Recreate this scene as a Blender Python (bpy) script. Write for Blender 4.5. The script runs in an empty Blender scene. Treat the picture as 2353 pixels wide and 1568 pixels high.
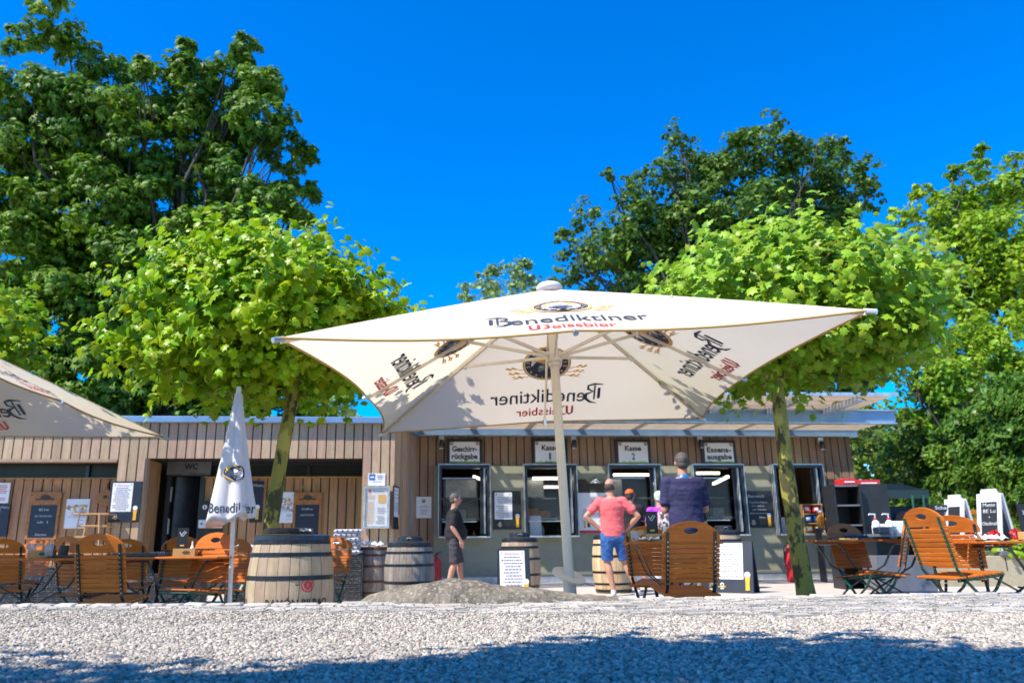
import bpy, bmesh, math, random
import numpy as np
from mathutils import Vector, Matrix
random.seed(7); rng = np.random.default_rng(7)
PI = math.pi; rad = math.radians
SC = bpy.context.scene; COL = SC.collection
# ------------------------------------------------------------------ camera
PITCH, ROLL, FPX, U0, W0, H0 = 14.75, 0.5, 1790.0, 1102.0, 2352.0, 1568.0
CAM = np.array([0.0, 0.0, 0.72])
_p, _r = rad(PITCH), rad(ROLL)
FW = np.array([0, math.cos(_p), math.sin(_p)])
_rt = np.array([1.0, 0, 0]); _up = np.array([0, -math.sin(_p), math.cos(_p)])
RT = _rt*math.cos(_r) - _up*math.sin(_r); UP = _up*math.cos(_r) + _rt*math.sin(_r)
cd = bpy.data.cameras.new('camera'); cam = bpy.data.objects.new('camera', cd); COL.objects.link(cam)
M = Matrix(((RT[0], UP[0], -FW[0], CAM[0]), (RT[1], UP[1], -FW[1], CAM[1]), (RT[2], UP[2], -FW[2], CAM[2]), (0, 0, 0, 1)))
cam.matrix_world = M
cd.sensor_width = 36; cd.lens = 36*FPX/W0; cd.shift_x = (W0/2-U0)/W0; cd.clip_end = 2000; cd.clip_start = 0.05
cd.dof.use_dof = True; cd.dof.focus_distance = 4.6; cd.dof.aperture_fstop = 2.8
SC.camera = cam
# ------------------------------------------------------------------ sky + sun
SUN_EL, SUN_AZ = 53.0, 237.0          # azimuth of the sun, clockwise from +Y seen from above
wd = bpy.data.worlds.new('World'); SC.world = wd; wd.use_nodes = True
nt = wd.node_tree; bg = nt.nodes['Background']
sky = nt.nodes.new('ShaderNodeTexSky'); sky.sky_type = 'NISHITA'; sky.sun_disc = False
sky.sun_elevation = rad(SUN_EL); sky.sun_rotation = rad(SUN_AZ); sky.altitude = 600; sky.air_density = 1.0; sky.dust_density = 0.25; sky.ozone_density = 3.0
hs = nt.nodes.new('ShaderNodeHueSaturation'); hs.inputs['Hue'].default_value = 0.512; hs.inputs['Saturation'].default_value = 1.95; hs.inputs['Value'].default_value = 1.7
nt.links.new(sky.outputs[0], hs.inputs['Color']); nt.links.new(hs.outputs[0], bg.inputs['Color'])
bg.inputs['Strength'].default_value = 0.115
sl = bpy.data.lights.new('sun', 'SUN'); sl.energy = 5.0; sl.angle = rad(0.5); sl.color = (1.0, 0.925, 0.80)
so = bpy.data.objects.new('sun', sl); COL.objects.link(so)
_a = rad(SUN_AZ); _e = rad(SUN_EL)
SUN = Vector((math.sin(_a)*math.cos(_e), math.cos(_a)*math.cos(_e), math.sin(_e)))
so.rotation_euler = SUN.to_track_quat('Z', 'Y').to_euler()
SC.view_settings.view_transform = 'Standard'; SC.view_settings.look = 'None'; SC.view_settings.gamma = 1.0
SC.view_settings.exposure = 0.68
try:
    SC.cycles.use_denoising = True; SC.cycles.max_bounces = 8; SC.cycles.transparent_max_bounces = 12
except Exception: pass

# ------------------------------------------------------------------ pixel -> point at a given real distance
def ray(u, v): return FW + RT*((u-U0)/FPX) - UP*((v-H0/2)/FPX)
def atY(u, v, Y):
    d = ray(u, v); return CAM + d*(Y/d[1])
def gz(x, y=8): return max(-0.09, min(0.015, 0.02*(x-1.5)))   # the terrace falls a little to the left
def atG(u, v):
    d = ray(u, v); z = 0
    for _ in range(4):
        p = CAM + d*((z-CAM[2])/d[2]); z = gz(p[0])
    return p

# ------------------------------------------------------------------ materials
MATS = {}
def mat(name, col, rough=0.6, metal=0.0, var=0.0, noise=None, bump=None, spec=0.5, transl=0.0, emit=0.0, coat=0.0, stretch=(1,1,1), huevar=0.0, alpha=None, noise2=None):
    """noise=(scale, colour2, lo, hi); noise2 the same on top; bump=(scale, strength, distance)"""
    if name in MATS: return MATS[name]
    m = bpy.data.materials.new(name); m.use_nodes = True; n = m.node_tree; N = n.nodes; L = n.links
    b = N['Principled BSDF']; out = N['Material Output']
    b.inputs['Roughness'].default_value = rough; b.inputs['Metallic'].default_value = metal
    b.inputs['Specular IOR Level'].default_value = spec; b.inputs['Coat Weight'].default_value = coat
    rgb = N.new('ShaderNodeRGB'); rgb.outputs[0].default_value = (*col, 1); cur = rgb.outputs[0]
    tc = N.new('ShaderNodeTexCoord'); mp = N.new('ShaderNodeMapping'); mp.inputs['Scale'].default_value = stretch
    L.new(tc.outputs['Object'], mp.inputs['Vector'])
    for ns in (noise, noise2):
        if not ns: continue
        nz = N.new('ShaderNodeTexNoise'); nz.inputs['Scale'].default_value = ns[0]; nz.inputs['Detail'].default_value = 6; nz.inputs['Roughness'].default_value = 0.62
        L.new(mp.outputs[0], nz.inputs['Vector'])
        mr = N.new('ShaderNodeMapRange'); mr.inputs[1].default_value = ns[2] if len(ns) > 2 else .35; mr.inputs[2].default_value = ns[3] if len(ns) > 3 else .65
        L.new(nz.outputs[0], mr.inputs[0])
        mx = N.new('ShaderNodeMixRGB'); mx.inputs[2].default_value = (*ns[1], 1)
        L.new(mr.outputs[0], mx.inputs[0]); L.new(cur, mx.inputs[1]); cur = mx.outputs[0]
    if var or huevar:
        ge = N.new('ShaderNodeNewGeometry'); h = N.new('ShaderNodeHueSaturation')
        mr = N.new('ShaderNodeMapRange'); mr.inputs[3].default_value = 1-var; mr.inputs[4].default_value = 1+var
        L.new(ge.outputs['Random Per Island'], mr.inputs[0]); L.new(mr.outputs[0], h.inputs['Value'])
        if huevar:
            ml = N.new('ShaderNodeMath'); ml.operation = 'MULTIPLY'; ml.inputs[1].default_value = 7.31
            fr = N.new('ShaderNodeMath'); fr.operation = 'FRACT'
            m2 = N.new('ShaderNodeMapRange'); m2.inputs[3].default_value = .5-huevar; m2.inputs[4].default_value = .5+huevar
            L.new(ge.outputs['Random Per Island'], ml.inputs[0]); L.new(ml.outputs[0], fr.inputs[0]); L.new(fr.outputs[0], m2.inputs[0]); L.new(m2.outputs[0], h.inputs['Hue'])
        L.new(cur, h.inputs['Color']); cur = h.outputs[0]
    L.new(cur, b.inputs['Base Color'])
    if emit:
        L.new(cur, b.inputs['Emission Color']); b.inputs['Emission Strength'].default_value = emit
    if bump:
        nz = N.new('ShaderNodeTexNoise'); nz.inputs['Scale'].default_value = bump[0]; nz.inputs['Detail'].default_value = 8
        L.new(mp.outputs[0], nz.inputs['Vector']); bp = N.new('ShaderNodeBump'); bp.inputs['Strength'].default_value = bump[1]; bp.inputs['Distance'].default_value = bump[2]
        L.new(nz.outputs[0], bp.inputs['Height']); L.new(bp.outputs[0], b.inputs['Normal'])
    if transl:
        tr = N.new('ShaderNodeBsdfTranslucent'); ms = N.new('ShaderNodeMixShader'); ms.inputs[0].default_value = transl
        L.new(cur, tr.inputs['Color']); L.new(b.outputs[0], ms.inputs[1]); L.new(tr.outputs[0], ms.inputs[2]); L.new(ms.outputs[0], out.inputs['Surface'])
    if alpha is not None:
        tp = N.new('ShaderNodeBsdfTransparent'); ms = N.new('ShaderNodeMixShader'); ms.inputs[0].default_value = alpha
        L.new(tp.outputs[0], ms.inputs[1]); L.new(b.outputs[0], ms.inputs[2]); L.new(ms.outputs[0], out.inputs['Surface'])
    MATS[name] = m; return m

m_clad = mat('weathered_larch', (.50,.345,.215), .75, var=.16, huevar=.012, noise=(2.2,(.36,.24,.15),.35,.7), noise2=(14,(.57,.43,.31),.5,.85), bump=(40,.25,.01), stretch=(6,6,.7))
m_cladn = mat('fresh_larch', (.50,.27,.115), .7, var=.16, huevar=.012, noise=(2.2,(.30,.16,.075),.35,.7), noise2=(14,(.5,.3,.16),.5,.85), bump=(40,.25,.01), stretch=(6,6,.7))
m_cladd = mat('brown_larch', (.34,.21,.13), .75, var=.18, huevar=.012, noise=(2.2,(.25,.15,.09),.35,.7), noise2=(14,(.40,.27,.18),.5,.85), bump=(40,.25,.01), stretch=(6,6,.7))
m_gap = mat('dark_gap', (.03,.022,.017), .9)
m_plaster = mat('olive_plaster', (.31,.31,.215), .9, noise=(1.4,(.36,.36,.26)), noise2=(9,(.27,.27,.19),.5,.8), bump=(120,.5,.006))
m_steel = mat('blue_grey_steel', (.22,.36,.52), .42, .3, noise=(3,(.18,.30,.45)), bump=(20,.05,.01))
m_galv = mat('galvanised_steel', (.66,.70,.73), .35, .6, noise=(8,(.42,.47,.52)))
m_white = mat('white_paint', (.78,.79,.80), .45, noise=(5,(.70,.71,.72)))
m_paper = mat('paper_white', (.84,.84,.85), .6, noise=(6,(.79,.79,.80)))
m_black = mat('black_paint', (.012,.013,.016), .45, noise=(6,(.02,.022,.026)))
m_blackp = mat('black_plastic', (.015,.016,.02), .28, noise=(10,(.028,.03,.034)))
m_navy = mat('navy_board', (.008,.016,.032), .5, noise=(4,(.014,.024,.044)))
m_chalk = mat('chalk', (.55,.60,.62), .9)
m_ink = mat('black_ink', (.012,.012,.016), .7)
m_grey_ink = mat('grey_ink', (.20,.21,.28), .8)
m_red_ink = mat('red_ink', (.62,.03,.05), .7)
m_gold = mat('gold_ink', (.78,.40,.05), .6)
m_green_ink = mat('green_ink', (.15,.30,.03), .7)
m_beer = mat('beer_print', (.85,.42,.02), .5)
m_foam = mat('foam_print', (.85,.85,.83), .6)
m_frame = mat('window_frame_steel', (.035,.04,.05), .35, .5, noise=(6,(.055,.06,.072)))
m_glass = mat('dark_glass', (.02,.025,.03), .08, 0, spec=.8, alpha=.55)
m_plexi = mat('clear_screen', (.35,.38,.42), .05, 0, spec=.7, alpha=.10)
m_dglass = mat('transom_glass', (.018,.022,.022), .3, spec=.25, noise=(2,(.03,.035,.033)))
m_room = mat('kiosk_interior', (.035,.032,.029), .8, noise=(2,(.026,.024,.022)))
m_tube = mat('lit_tube', (1,.90,.72), .5, emit=2.2)
m_chairw = mat('orange_wood', (.52,.145,.015), .42, coat=.08, spec=.3, var=.13, noise=(3,(.40,.10,.014)), noise2=(20,(.60,.21,.04),.5,.9), bump=(30,.1,.004), stretch=(1,9,9))
m_chaird = mat('brown_stained_wood', (.27,.085,.022), .36, coat=.3, var=.13, noise=(3,(.2,.055,.014)), noise2=(20,(.34,.12,.035),.5,.9), bump=(30,.1,.004), stretch=(1,9,9))
m_green = mat('green_enamel', (.012,.10,.062), .3, coat=.4, noise=(8,(.009,.075,.048)))
m_dgreen = mat('dark_green_enamel', (.008,.03,.022), .33, coat=.35, noise=(8,(.006,.022,.017)))
m_bolt = mat('bolt', (.5,.52,.5), .3, .9)
m_stave = mat('barrel_stave', (.42,.32,.205), .75, var=.17, huevar=.015, noise=(2.5,(.30,.215,.135),.4,.7), noise2=(9,(.50,.42,.32),.5,.8), bump=(40,.4,.006), stretch=(5,5,.8))
m_staveo = mat('barrel_stave_grey', (.30,.26,.225), .8, var=.25, huevar=.02, noise=(2.5,(.17,.14,.115),.4,.7), noise2=(9,(.42,.38,.33),.5,.8), bump=(40,.4,.006), stretch=(5,5,.8))
m_stavey = mat('barrel_stave_yellow', (.60,.44,.25), .7, var=.14, huevar=.01, noise=(2.5,(.50,.32,.15),.4,.7), noise2=(9,(.68,.58,.44),.5,.8), bump=(40,.4,.006), stretch=(5,5,.8))
m_hoop = mat('black_hoop', (.02,.021,.024), .35, .6, noise=(12,(.04,.04,.045)))
m_hoopr = mat('rusty_hoop', (.17,.075,.04), .7, .3, noise=(12,(.10,.05,.035)))
m_fabric = mat('parasol_fabric', (.92,.82,.66), .85, noise=(1.2,(.89,.785,.62)), bump=(2.6,.28,.035), transl=.42)
m_fabricw = mat('closed_parasol_fabric', (.76,.74,.76), .85, noise=(2,(.70,.68,.70)), bump=(60,.1,.003), transl=.2)
m_hem = mat('ochre_hem', (.55,.38,.14), .8, transl=.3)
m_p_navy = mat('print_navy', (.022,.04,.075), .8, noise=(6,(.03,.055,.09)))
m_p_red = mat('print_red', (.60,.035,.05), .8)
m_p_gold = mat('print_gold', (.80,.45,.08), .8)
m_p_white = mat('print_white', (.72,.72,.76), .8)
m_p_grey = mat('print_grey', (.20,.21,.24), .8)
m_pole = mat('cream_aluminium', (.72,.64,.50), .42, 0, noise=(4,(.66,.58,.45)))
m_whitepole = mat('white_pole', (.74,.73,.68), .35, noise=(4,(.66,.65,.6)))
m_rock = mat('boulder_rock', (.20,.172,.135), .88, noise=(3.5,(.105,.09,.07),.40,.60), noise2=(34,(.40,.365,.31),.52,.72), bump=(16,.9,.05))
m_grav = mat('gravel_stone', (.42,.375,.315), .85, spec=.25, var=.55, huevar=.03, noise=(60,(.36,.32,.27)))
m_gravbase = mat('gravel_bed', (.24,.22,.20), .95, noise=(70,(.16,.15,.145),.4,.6), noise2=(25,(.46,.44,.42),.5,.75), bump=(90,1.0,.02))
m_cob = mat('cobble', (.44,.41,.37), .8, var=.2, huevar=.015, noise=(10,(.35,.33,.30)), noise2=(50,(.50,.48,.45),.5,.8), bump=(35,.5,.012))
m_mortar = mat('mortar', (.40,.37,.32), .9, noise=(30,(.32,.30,.26)), bump=(60,.5,.01))
m_terr = mat('terrace_paving', (.46,.415,.355), .85, noise=(2.5,(.54,.49,.42)), noise2=(30,(.36,.33,.29),.5,.75), bump=(20,.5,.015))
m_grassg = mat('far_ground', (.06,.09,.03), .9, noise=(1,(.09,.10,.05)))
m_bark = mat('plane_bark', (.27,.25,.055), .85, spec=.2, noise=(9,(.075,.075,.035),.50,.545), noise2=(6,(.44,.38,.10),.57,.62), bump=(14,.6,.02), stretch=(1,1,.5))
m_barkd = mat('dark_bark', (.05,.042,.032), .9, noise=(6,(.08,.07,.055)), bump=(10,.7,.03))
m_leafp = mat('plane_leaf', (.235,.42,.010), .36, var=.3, huevar=.022, transl=.34, spec=.25, noise=(2.0,(.37,.48,.012),.42,.68))
m_leafpr = mat('plane_leaf_pale', (.24,.42,.025), .38, var=.28, huevar=.018, transl=.34, spec=.25, noise=(2.0,(.33,.48,.035),.42,.68))
m_leafc = mat('chestnut_leaf', (.068,.185,.016), .5, var=.55, huevar=.02, transl=.36, spec=.3, noise=(.35,(.165,.29,.016),.40,.66))
m_leafm = mat('maple_leaf', (.075,.165,.025), .42, var=.45, huevar=.018, transl=.34, spec=.22, noise=(.35,(.14,.235,.025),.4,.65))
m_leafy = mat('yellow_green_leaf', (.19,.35,.025), .38, var=.3, huevar=.018, transl=.42, spec=.2, noise=(.35,(.32,.45,.025),.4,.65))
m_leafb = mat('shrub_leaf', (.10,.18,.025), .4, var=.35, huevar=.02, transl=.35, noise=(.6,(.21,.29,.035),.45,.65))
m_yew = mat('hedge_leaf', (.09,.20,.02), .45, var=.45, huevar=.02, transl=.3, noise=(.8,(.18,.31,.03),.42,.65))
m_leaff = mat('far_leaf', (.24,.36,.12), .5, var=.3, transl=.3)
m_slat = mat('pale_slat_wood', (.74,.60,.43), .7, var=.1, noise=(4,(.64,.51,.36)))
m_concrete = mat('concrete', (.42,.36,.23), .9, noise=(4,(.34,.29,.19)), noise2=(30,(.5,.44,.31),.5,.8), bump=(40,.5,.01))
m_redpl = mat('red_plastic', (.62,.02,.02), .35, coat=.2, noise=(6,(.5,.015,.015)))
m_wicker = mat('black_wicker', (.03,.032,.036), .5, var=.3, noise=(40,(.11,.115,.125),.5,.6), bump=(90,.8,.01))
m_towelw = mat('towel_white', (.62,.62,.66), .95, var=.1, bump=(80,.5,.01))
m_towelb = mat('towel_blue', (.06,.09,.19), .95, var=.3, bump=(80,.5,.01))
m_woodl = mat('light_wood', (.55,.33,.14), .55, var=.1, noise=(4,(.45,.25,.09)), stretch=(1,1,6))
m_skin = mat('skin', (.52,.27,.18), .55, noise=(12,(.46,.22,.145)))
m_hair = mat('dark_hair', (.03,.024,.02), .7, noise=(60,(.07,.06,.055),.45,.6), bump=(90,.6,.006))
m_hairg = mat('grey_hair', (.055,.05,.048), .7, noise=(60,(.12,.11,.10),.45,.6), bump=(90,.6,.006))
m_pink = mat('pink_shirt', (.80,.16,.17), .9, noise=(5,(.72,.125,.14)), bump=(8,.5,.04))
m_jeans = mat('blue_denim', (.018,.085,.30), .85, noise=(7,(.05,.17,.42),.48,.68), bump=(14,.6,.03))
m_navyshirt = mat('navy_shirt', (.020,.020,.080), .9, noise=(5,(.032,.033,.105)), bump=(6,.6,.06))
m_blacksh = mat('black_shirt', (.010,.010,.013), .9, noise=(5,(.018,.018,.022)), bump=(7,.5,.04))
m_shorts = mat('grey_shorts', (.045,.042,.055), .9, noise=(6,(.06,.056,.07)), bump=(8,.5,.03))
m_orange = mat('orange_cap', (.70,.12,.02), .8, noise=(8,(.6,.1,.02)))
m_purple = mat('purple_shirt', (.42,.05,.58), .9, noise=(6,(.35,.04,.5)))
m_pattern = mat('patterned_cloth', (.5,.5,.48), .9, noise=(22,(.03,.03,.05),.48,.52), noise2=(16,(.45,.06,.10),.56,.6))
m_hat = mat('pale_hat', (.62,.70,.55), .9, noise=(16,(.42,.55,.45)))
m_shoe = mat('white_shoe', (.6,.6,.62), .6, noise=(12,(.5,.5,.52)))
m_shoed = mat('dark_shoe', (.03,.03,.035), .6, noise=(12,(.05,.05,.055)))
m_cyan = mat('blue_plastic', (.02,.14,.42), .4, noise=(6,(.03,.2,.5)))
m_amber = mat('amber_glass', (.55,.22,.01), .1, spec=.8, noise=(6,(.4,.13,.01)))
m_clear = mat('clear_glass', (.6,.62,.62), .06, spec=.9, alpha=.35)
m_geran = mat('geranium_red', (.65,.012,.012), .6, var=.25, transl=.2)
m_potato = mat('cardboard_box', (.52,.34,.13), .8, noise=(5,(.44,.28,.1)))
m_greym = mat('grey_cart', (.15,.15,.165), .5, .2, noise=(5,(.19,.19,.205)))
m_leather = mat('tan_wood_disc', (.45,.19,.05), .6, noise=(20,(.28,.1,.02)))

# ------------------------------------------------------------------ mesh builder
def new_mesh_obj(name, V, F, mats, parent=None, mi=None, smooth=False):
    me = bpy.data.meshes.new(name); me.from_pydata([tuple(map(float, v)) for v in V], [], F)
    for m in mats: me.materials.append(m)
    if mi is not None: me.polygons.foreach_set('material_index', mi)
    if smooth: me.polygons.foreach_set('use_smooth', [True]*len(me.polygons))
    me.update()
    o = bpy.data.objects.new(name, me); COL.objects.link(o)
    if parent: o.parent = parent
    return o

class MB:
    def __init__(s): s.V = []; s.F = []; s.I = []; s.mats = []; s.T = Matrix.Identity(4)
    def mi(s, m):
        if m not in s.mats: s.mats.append(m)
        return s.mats.index(m)
    def add(s, V, F, m):
        b = len(s.V); i = s.mi(m)
        s.V += [tuple(s.T @ Vector(v)) for v in V]
        for f in F: s.F.append([b+k for k in f]); s.I.append(i)
        return s
    def box(s, c, d, m, R=None, bev=0.0):
        hx, hy, hz = d[0]/2, d[1]/2, d[2]/2
        if bev and min(hx, hy, hz) > bev*1.2:
            V = []
            for sx in (-1, 1):
                for sy in (-1, 1):
                    for sz in (-1, 1):
                        V += [(sx*(hx-bev), sy*(hy-bev), sz*hz), (sx*(hx-bev), sy*hy, sz*(hz-bev)), (sx*hx, sy*(hy-bev), sz*(hz-bev))]
            bmx = bmesh.new(); vs = [bmx.verts.new(v) for v in V]
            r = bmesh.ops.convex_hull(bmx, input=vs); bmx.verts.ensure_lookup_table(); bmx.verts.index_update()
            F = [[v.index for v in f.verts] for f in bmx.faces]; V = [v.co.copy() for v in bmx.verts]; bmx.free()
        else:
            V = [(x*hx, y*hy, z*hz) for x in (-1, 1) for y in (-1, 1) for z in (-1, 1)]
            F = [(0,1,3,2), (4,6,7,5), (0,4,5,1), (2,3,7,6), (0,2,6,4), (1,5,7,3)]
        c = Vector(c)
        V = [((R @ Vector(v)) if R else Vector(v)) + c for v in V]
        return s.add(V, F, m)
    def bar(s, a, b, w, h, m, upv=(0, 0, 1)):
        a, b = Vector(a), Vector(b); d = b-a; L = d.length
        if L < 1e-6: return s
        z = d/L; x = Vector(upv).cross(z)
        if x.length < 1e-4: x = Vector((1, 0, 0)).cross(z)
        x.normalize(); y = z.cross(x)
        R = Matrix((x, y, z)).transposed()
        return s.box((a+b)/2, (w, h, L), m, R)
    def tube(s, P, r, m, n=8, cap=True):
        P = [Vector(p) for p in P]; k = len(P); R = r if isinstance(r, (list, tuple)) else [r]*k
        V = []; F = []; px = None
        for i, p in enumerate(P):
            d = (P[min(i+1, k-1)]-P[max(i-1, 0)]).normalized()
            if px is None:
                px = d.orthogonal().normalized()
            else:
                px = (px - d*px.dot(d)).normalized()
            py = d.cross(px)
            for j in range(n):
                a = 2*PI*j/n; V.append(p + (px*math.cos(a)+py*math.sin(a))*R[i])
        for i in range(k-1):
            for j in range(n):
                F.append((i*n+j, i*n+(j+1) % n, (i+1)*n+(j+1) % n, (i+1)*n+j))
        if cap: F.append(tuple(range(n))[::-1]); F.append(tuple((k-1)*n+j for j in range(n)))
        return s.add(V, F, m)
    def lathe(s, prof, m, n=24, c=(0, 0, 0), a0=0.0, a1=2*PI, sy=1.0):
        V = []; F = []; k = len(prof); full = abs(a1-a0-2*PI) < 1e-6; nn = n if full else n+1
        for (r, z) in prof:
            for j in range(nn):
                a = a0+(a1-a0)*j/n; V.append((c[0]+r*math.cos(a), c[1]+r*math.sin(a)*sy, c[2]+z))
        for i in range(k-1):
            for j in range(n):
                j2 = (j+1) % nn
                F.append((i*nn+j, i*nn+j2, (i+1)*nn+j2, (i+1)*nn+j))
        return s.add(V, F, m)
    def ell(s, c, r, m, n=16, k=10, R=None):
        V = []; F = []
        for i in range(k+1):
            t = PI*i/k
            for j in range(n):
                a = 2*PI*j/n
                v = Vector((r[0]*math.sin(t)*math.cos(a), r[1]*math.sin(t)*math.sin(a), r[2]*math.cos(t)))
                V.append((R @ v if R else v)+Vector(c))
        for i in range(k):
            for j in range(n): F.append((i*n+j, i*n+(j+1) % n, (i+1)*n+(j+1) % n, (i+1)*n+j)[::-1])
        return s.add(V, F, m)
    def loft(s, rings, m, n=16, cap=True):
        """rings: (centre, rx, ry, tilt about x) stacked"""
        V = []; F = []; k = len(rings)
        for (c, rx, ry) in rings:
            for j in range(n):
                a = 2*PI*j/n; V.append((c[0]+rx*math.cos(a), c[1]+ry*math.sin(a), c[2]))
        for i in range(k-1):
            for j in range(n): F.append((i*n+j, i*n+(j+1) % n, (i+1)*n+(j+1) % n, (i+1)*n+j))
        if cap: F.append(tuple(range(n))[::-1]); F.append(tuple((k-1)*n+j for j in range(n)))
        return s.add(V, F, m)
    def build(s, name, parent=None, smooth=False):
        o = new_mesh_obj(name, s.V, s.F, s.mats, parent, s.I, smooth)
        return o

def thing(name, label, cat, loc=(0, 0, 0), rz=0.0, group=None):
    o = bpy.data.objects.new(name, None); COL.objects.link(o); o.empty_display_size = .2
    o.location = [float(v) for v in loc]; o.rotation_euler = (0, 0, rz)
    o['label'] = label; o['category'] = cat
    if group: o['group'] = group
    return o
def tag(o, label, cat, group=None):
    o['label'] = label; o['category'] = cat
    if group: o['group'] = group
    return o
def structure(o): o['kind'] = 'structure'; return o
def stuff(o, label=None, cat=None):
    o['kind'] = 'stuff'
    if label: o['label'] = label
    if cat: o['category'] = cat
    return o
def copy_tree(o, parent=None):
    c = o.copy(); COL.objects.link(c); c.parent = parent
    for ch in list(o.children): copy_tree(ch, c)
    return c
def dup(o, loc, rz, label, group=None, newmats=None):
    c = copy_tree(o); c.location = [float(v) for v in loc]; c.rotation_euler = (0, 0, rz); c['label'] = label
    if group: c['group'] = group
    return c

# ------------------------------------------------------------------ lettering (built-in font turned into mesh)
_tc = {}
def text_geo(txt, bold=0.0, sub=0):
    key = (txt, bold, sub)
    if key in _tc: return _tc[key]
    c = bpy.data.curves.new('t', 'FONT'); c.body = txt; c.align_x = 'CENTER'; c.size = 1.0; c.offset = bold; c.resolution_u = 3; c.fill_mode = 'FRONT' if c.dimensions == '2D' else c.fill_mode
    o = bpy.data.objects.new('t', c); COL.objects.link(o); dg = bpy.context.evaluated_depsgraph_get(); dg.update()
    me = bpy.data.meshes.new_from_object(o.evaluated_get(dg))
    bm_ = bmesh.new(); bm_.from_mesh(me); bmesh.ops.triangulate(bm_, faces=bm_.faces)
    for _ in range(sub):
        ed = [e for e in bm_.edges if e.calc_length() > .22]
        if not ed: break
        bmesh.ops.subdivide_edges(bm_, edges=ed, cuts=1); bmesh.ops.triangulate(bm_, faces=bm_.faces)
    bm_.verts.index_update()
    V = [(v.co.x, v.co.y) for v in bm_.verts]; F = [[v.index for v in f.verts] for f in bm_.faces]; bm_.free()
    COL.objects.unlink(o); bpy.data.objects.remove(o); bpy.data.curves.remove(c); bpy.data.meshes.remove(me)
    _tc[key] = (V, F); return V, F

class Flat:
    """flat artwork in (x, y), layered, later mapped onto a surface"""
    def __init__(s): s.items = []
    def poly(s, P, m, layer=1): s.items.append((list(P), [list(range(len(P)))], m, layer)); return s
    def rect(s, x0, y0, x1, y1, m, layer=1): return s.poly([(x0, y0), (x1, y0), (x1, y1), (x0, y1)], m, layer)
    def disc(s, cx, cy, rx, ry, m, layer=1, n=24): return s.poly([(cx+rx*math.cos(2*PI*i/n), cy+ry*math.sin(2*PI*i/n)) for i in range(n)], m, layer)
    def ring(s, cx, cy, r0, r1, m, layer=1, n=36, a0=0, a1=2*PI):
        V = []; F = []
        for i in range(n+1):
            a = a0+(a1-a0)*i/n; V += [(cx+r0*math.cos(a), cy+r0*math.sin(a)), (cx+r1*math.cos(a), cy+r1*math.sin(a))]
        for i in range(n): F.append([2*i, 2*i+1, 2*i+3, 2*i+2])
        s.items.append((V, F, m, layer)); return s
    def stroke(s, P, w, m, layer=1):
        W = w if isinstance(w, (list, tuple)) else [w]*len(P)
        V = []; F = []
        for i, p in enumerate(P):
            a = P[max(i-1, 0)]; b = P[min(i+1, len(P)-1)]; dx, dy = b[0]-a[0], b[1]-a[1]; l = math.hypot(dx, dy) or 1
            nx, ny = -dy/l, dx/l; V += [(p[0]+nx*W[i]/2, p[1]+ny*W[i]/2), (p[0]-nx*W[i]/2, p[1]-ny*W[i]/2)]
        for i in range(len(P)-1): F.append([2*i, 2*i+1, 2*i+3, 2*i+2])
        s.items.append((V, F, m, layer)); return s
    def text(s, txt, cx, y, h, w, m, bold=.0, layer=2, sub=0):
        """h: capital height, w: total width"""
        V, F = text_geo(txt, bold, sub)
        if not V: return s
        x0 = min(v[0] for v in V); x1 = max(v[0] for v in V); sx = w/(x1-x0) if w else h/.7; mx_ = (x0+x1)/2
        s.items.append(([(cx+(v[0]-mx_)*sx, y+v[1]*h/.7) for v in V], F, m, layer)); return s
    def lines(s, x0, y0, x1, y1, n, m, fill=.5, layer=2, seed=1):
        """rows of words too small to read"""
        r = random.Random(seed); dy = (y1-y0)/n
        for i in range(n):
            if r.random() < .12: continue
            x = x0 + (x1-x0)*r.uniform(0, .2); xe = x1-(x1-x0)*r.uniform(0, .22); y = y1-(i+.5)*dy
            while x < xe:
                w = (x1-x0)*r.uniform(.05, .15)
                s.rect(x, y-dy*fill/2, min(x+w, xe), y+dy*fill/2, m, layer); x += w+(x1-x0)*.03
        return s
    def put(s, mb, fn):
        for V, F, m, l in s.items: mb.add([fn(x, y, l) for x, y in V], F, m)
def onwall(cx, y, cz, off=.0):     # artwork facing -Y
    return lambda a, b, l: (cx+a, y-off-.0025*l, cz+b)

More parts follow.
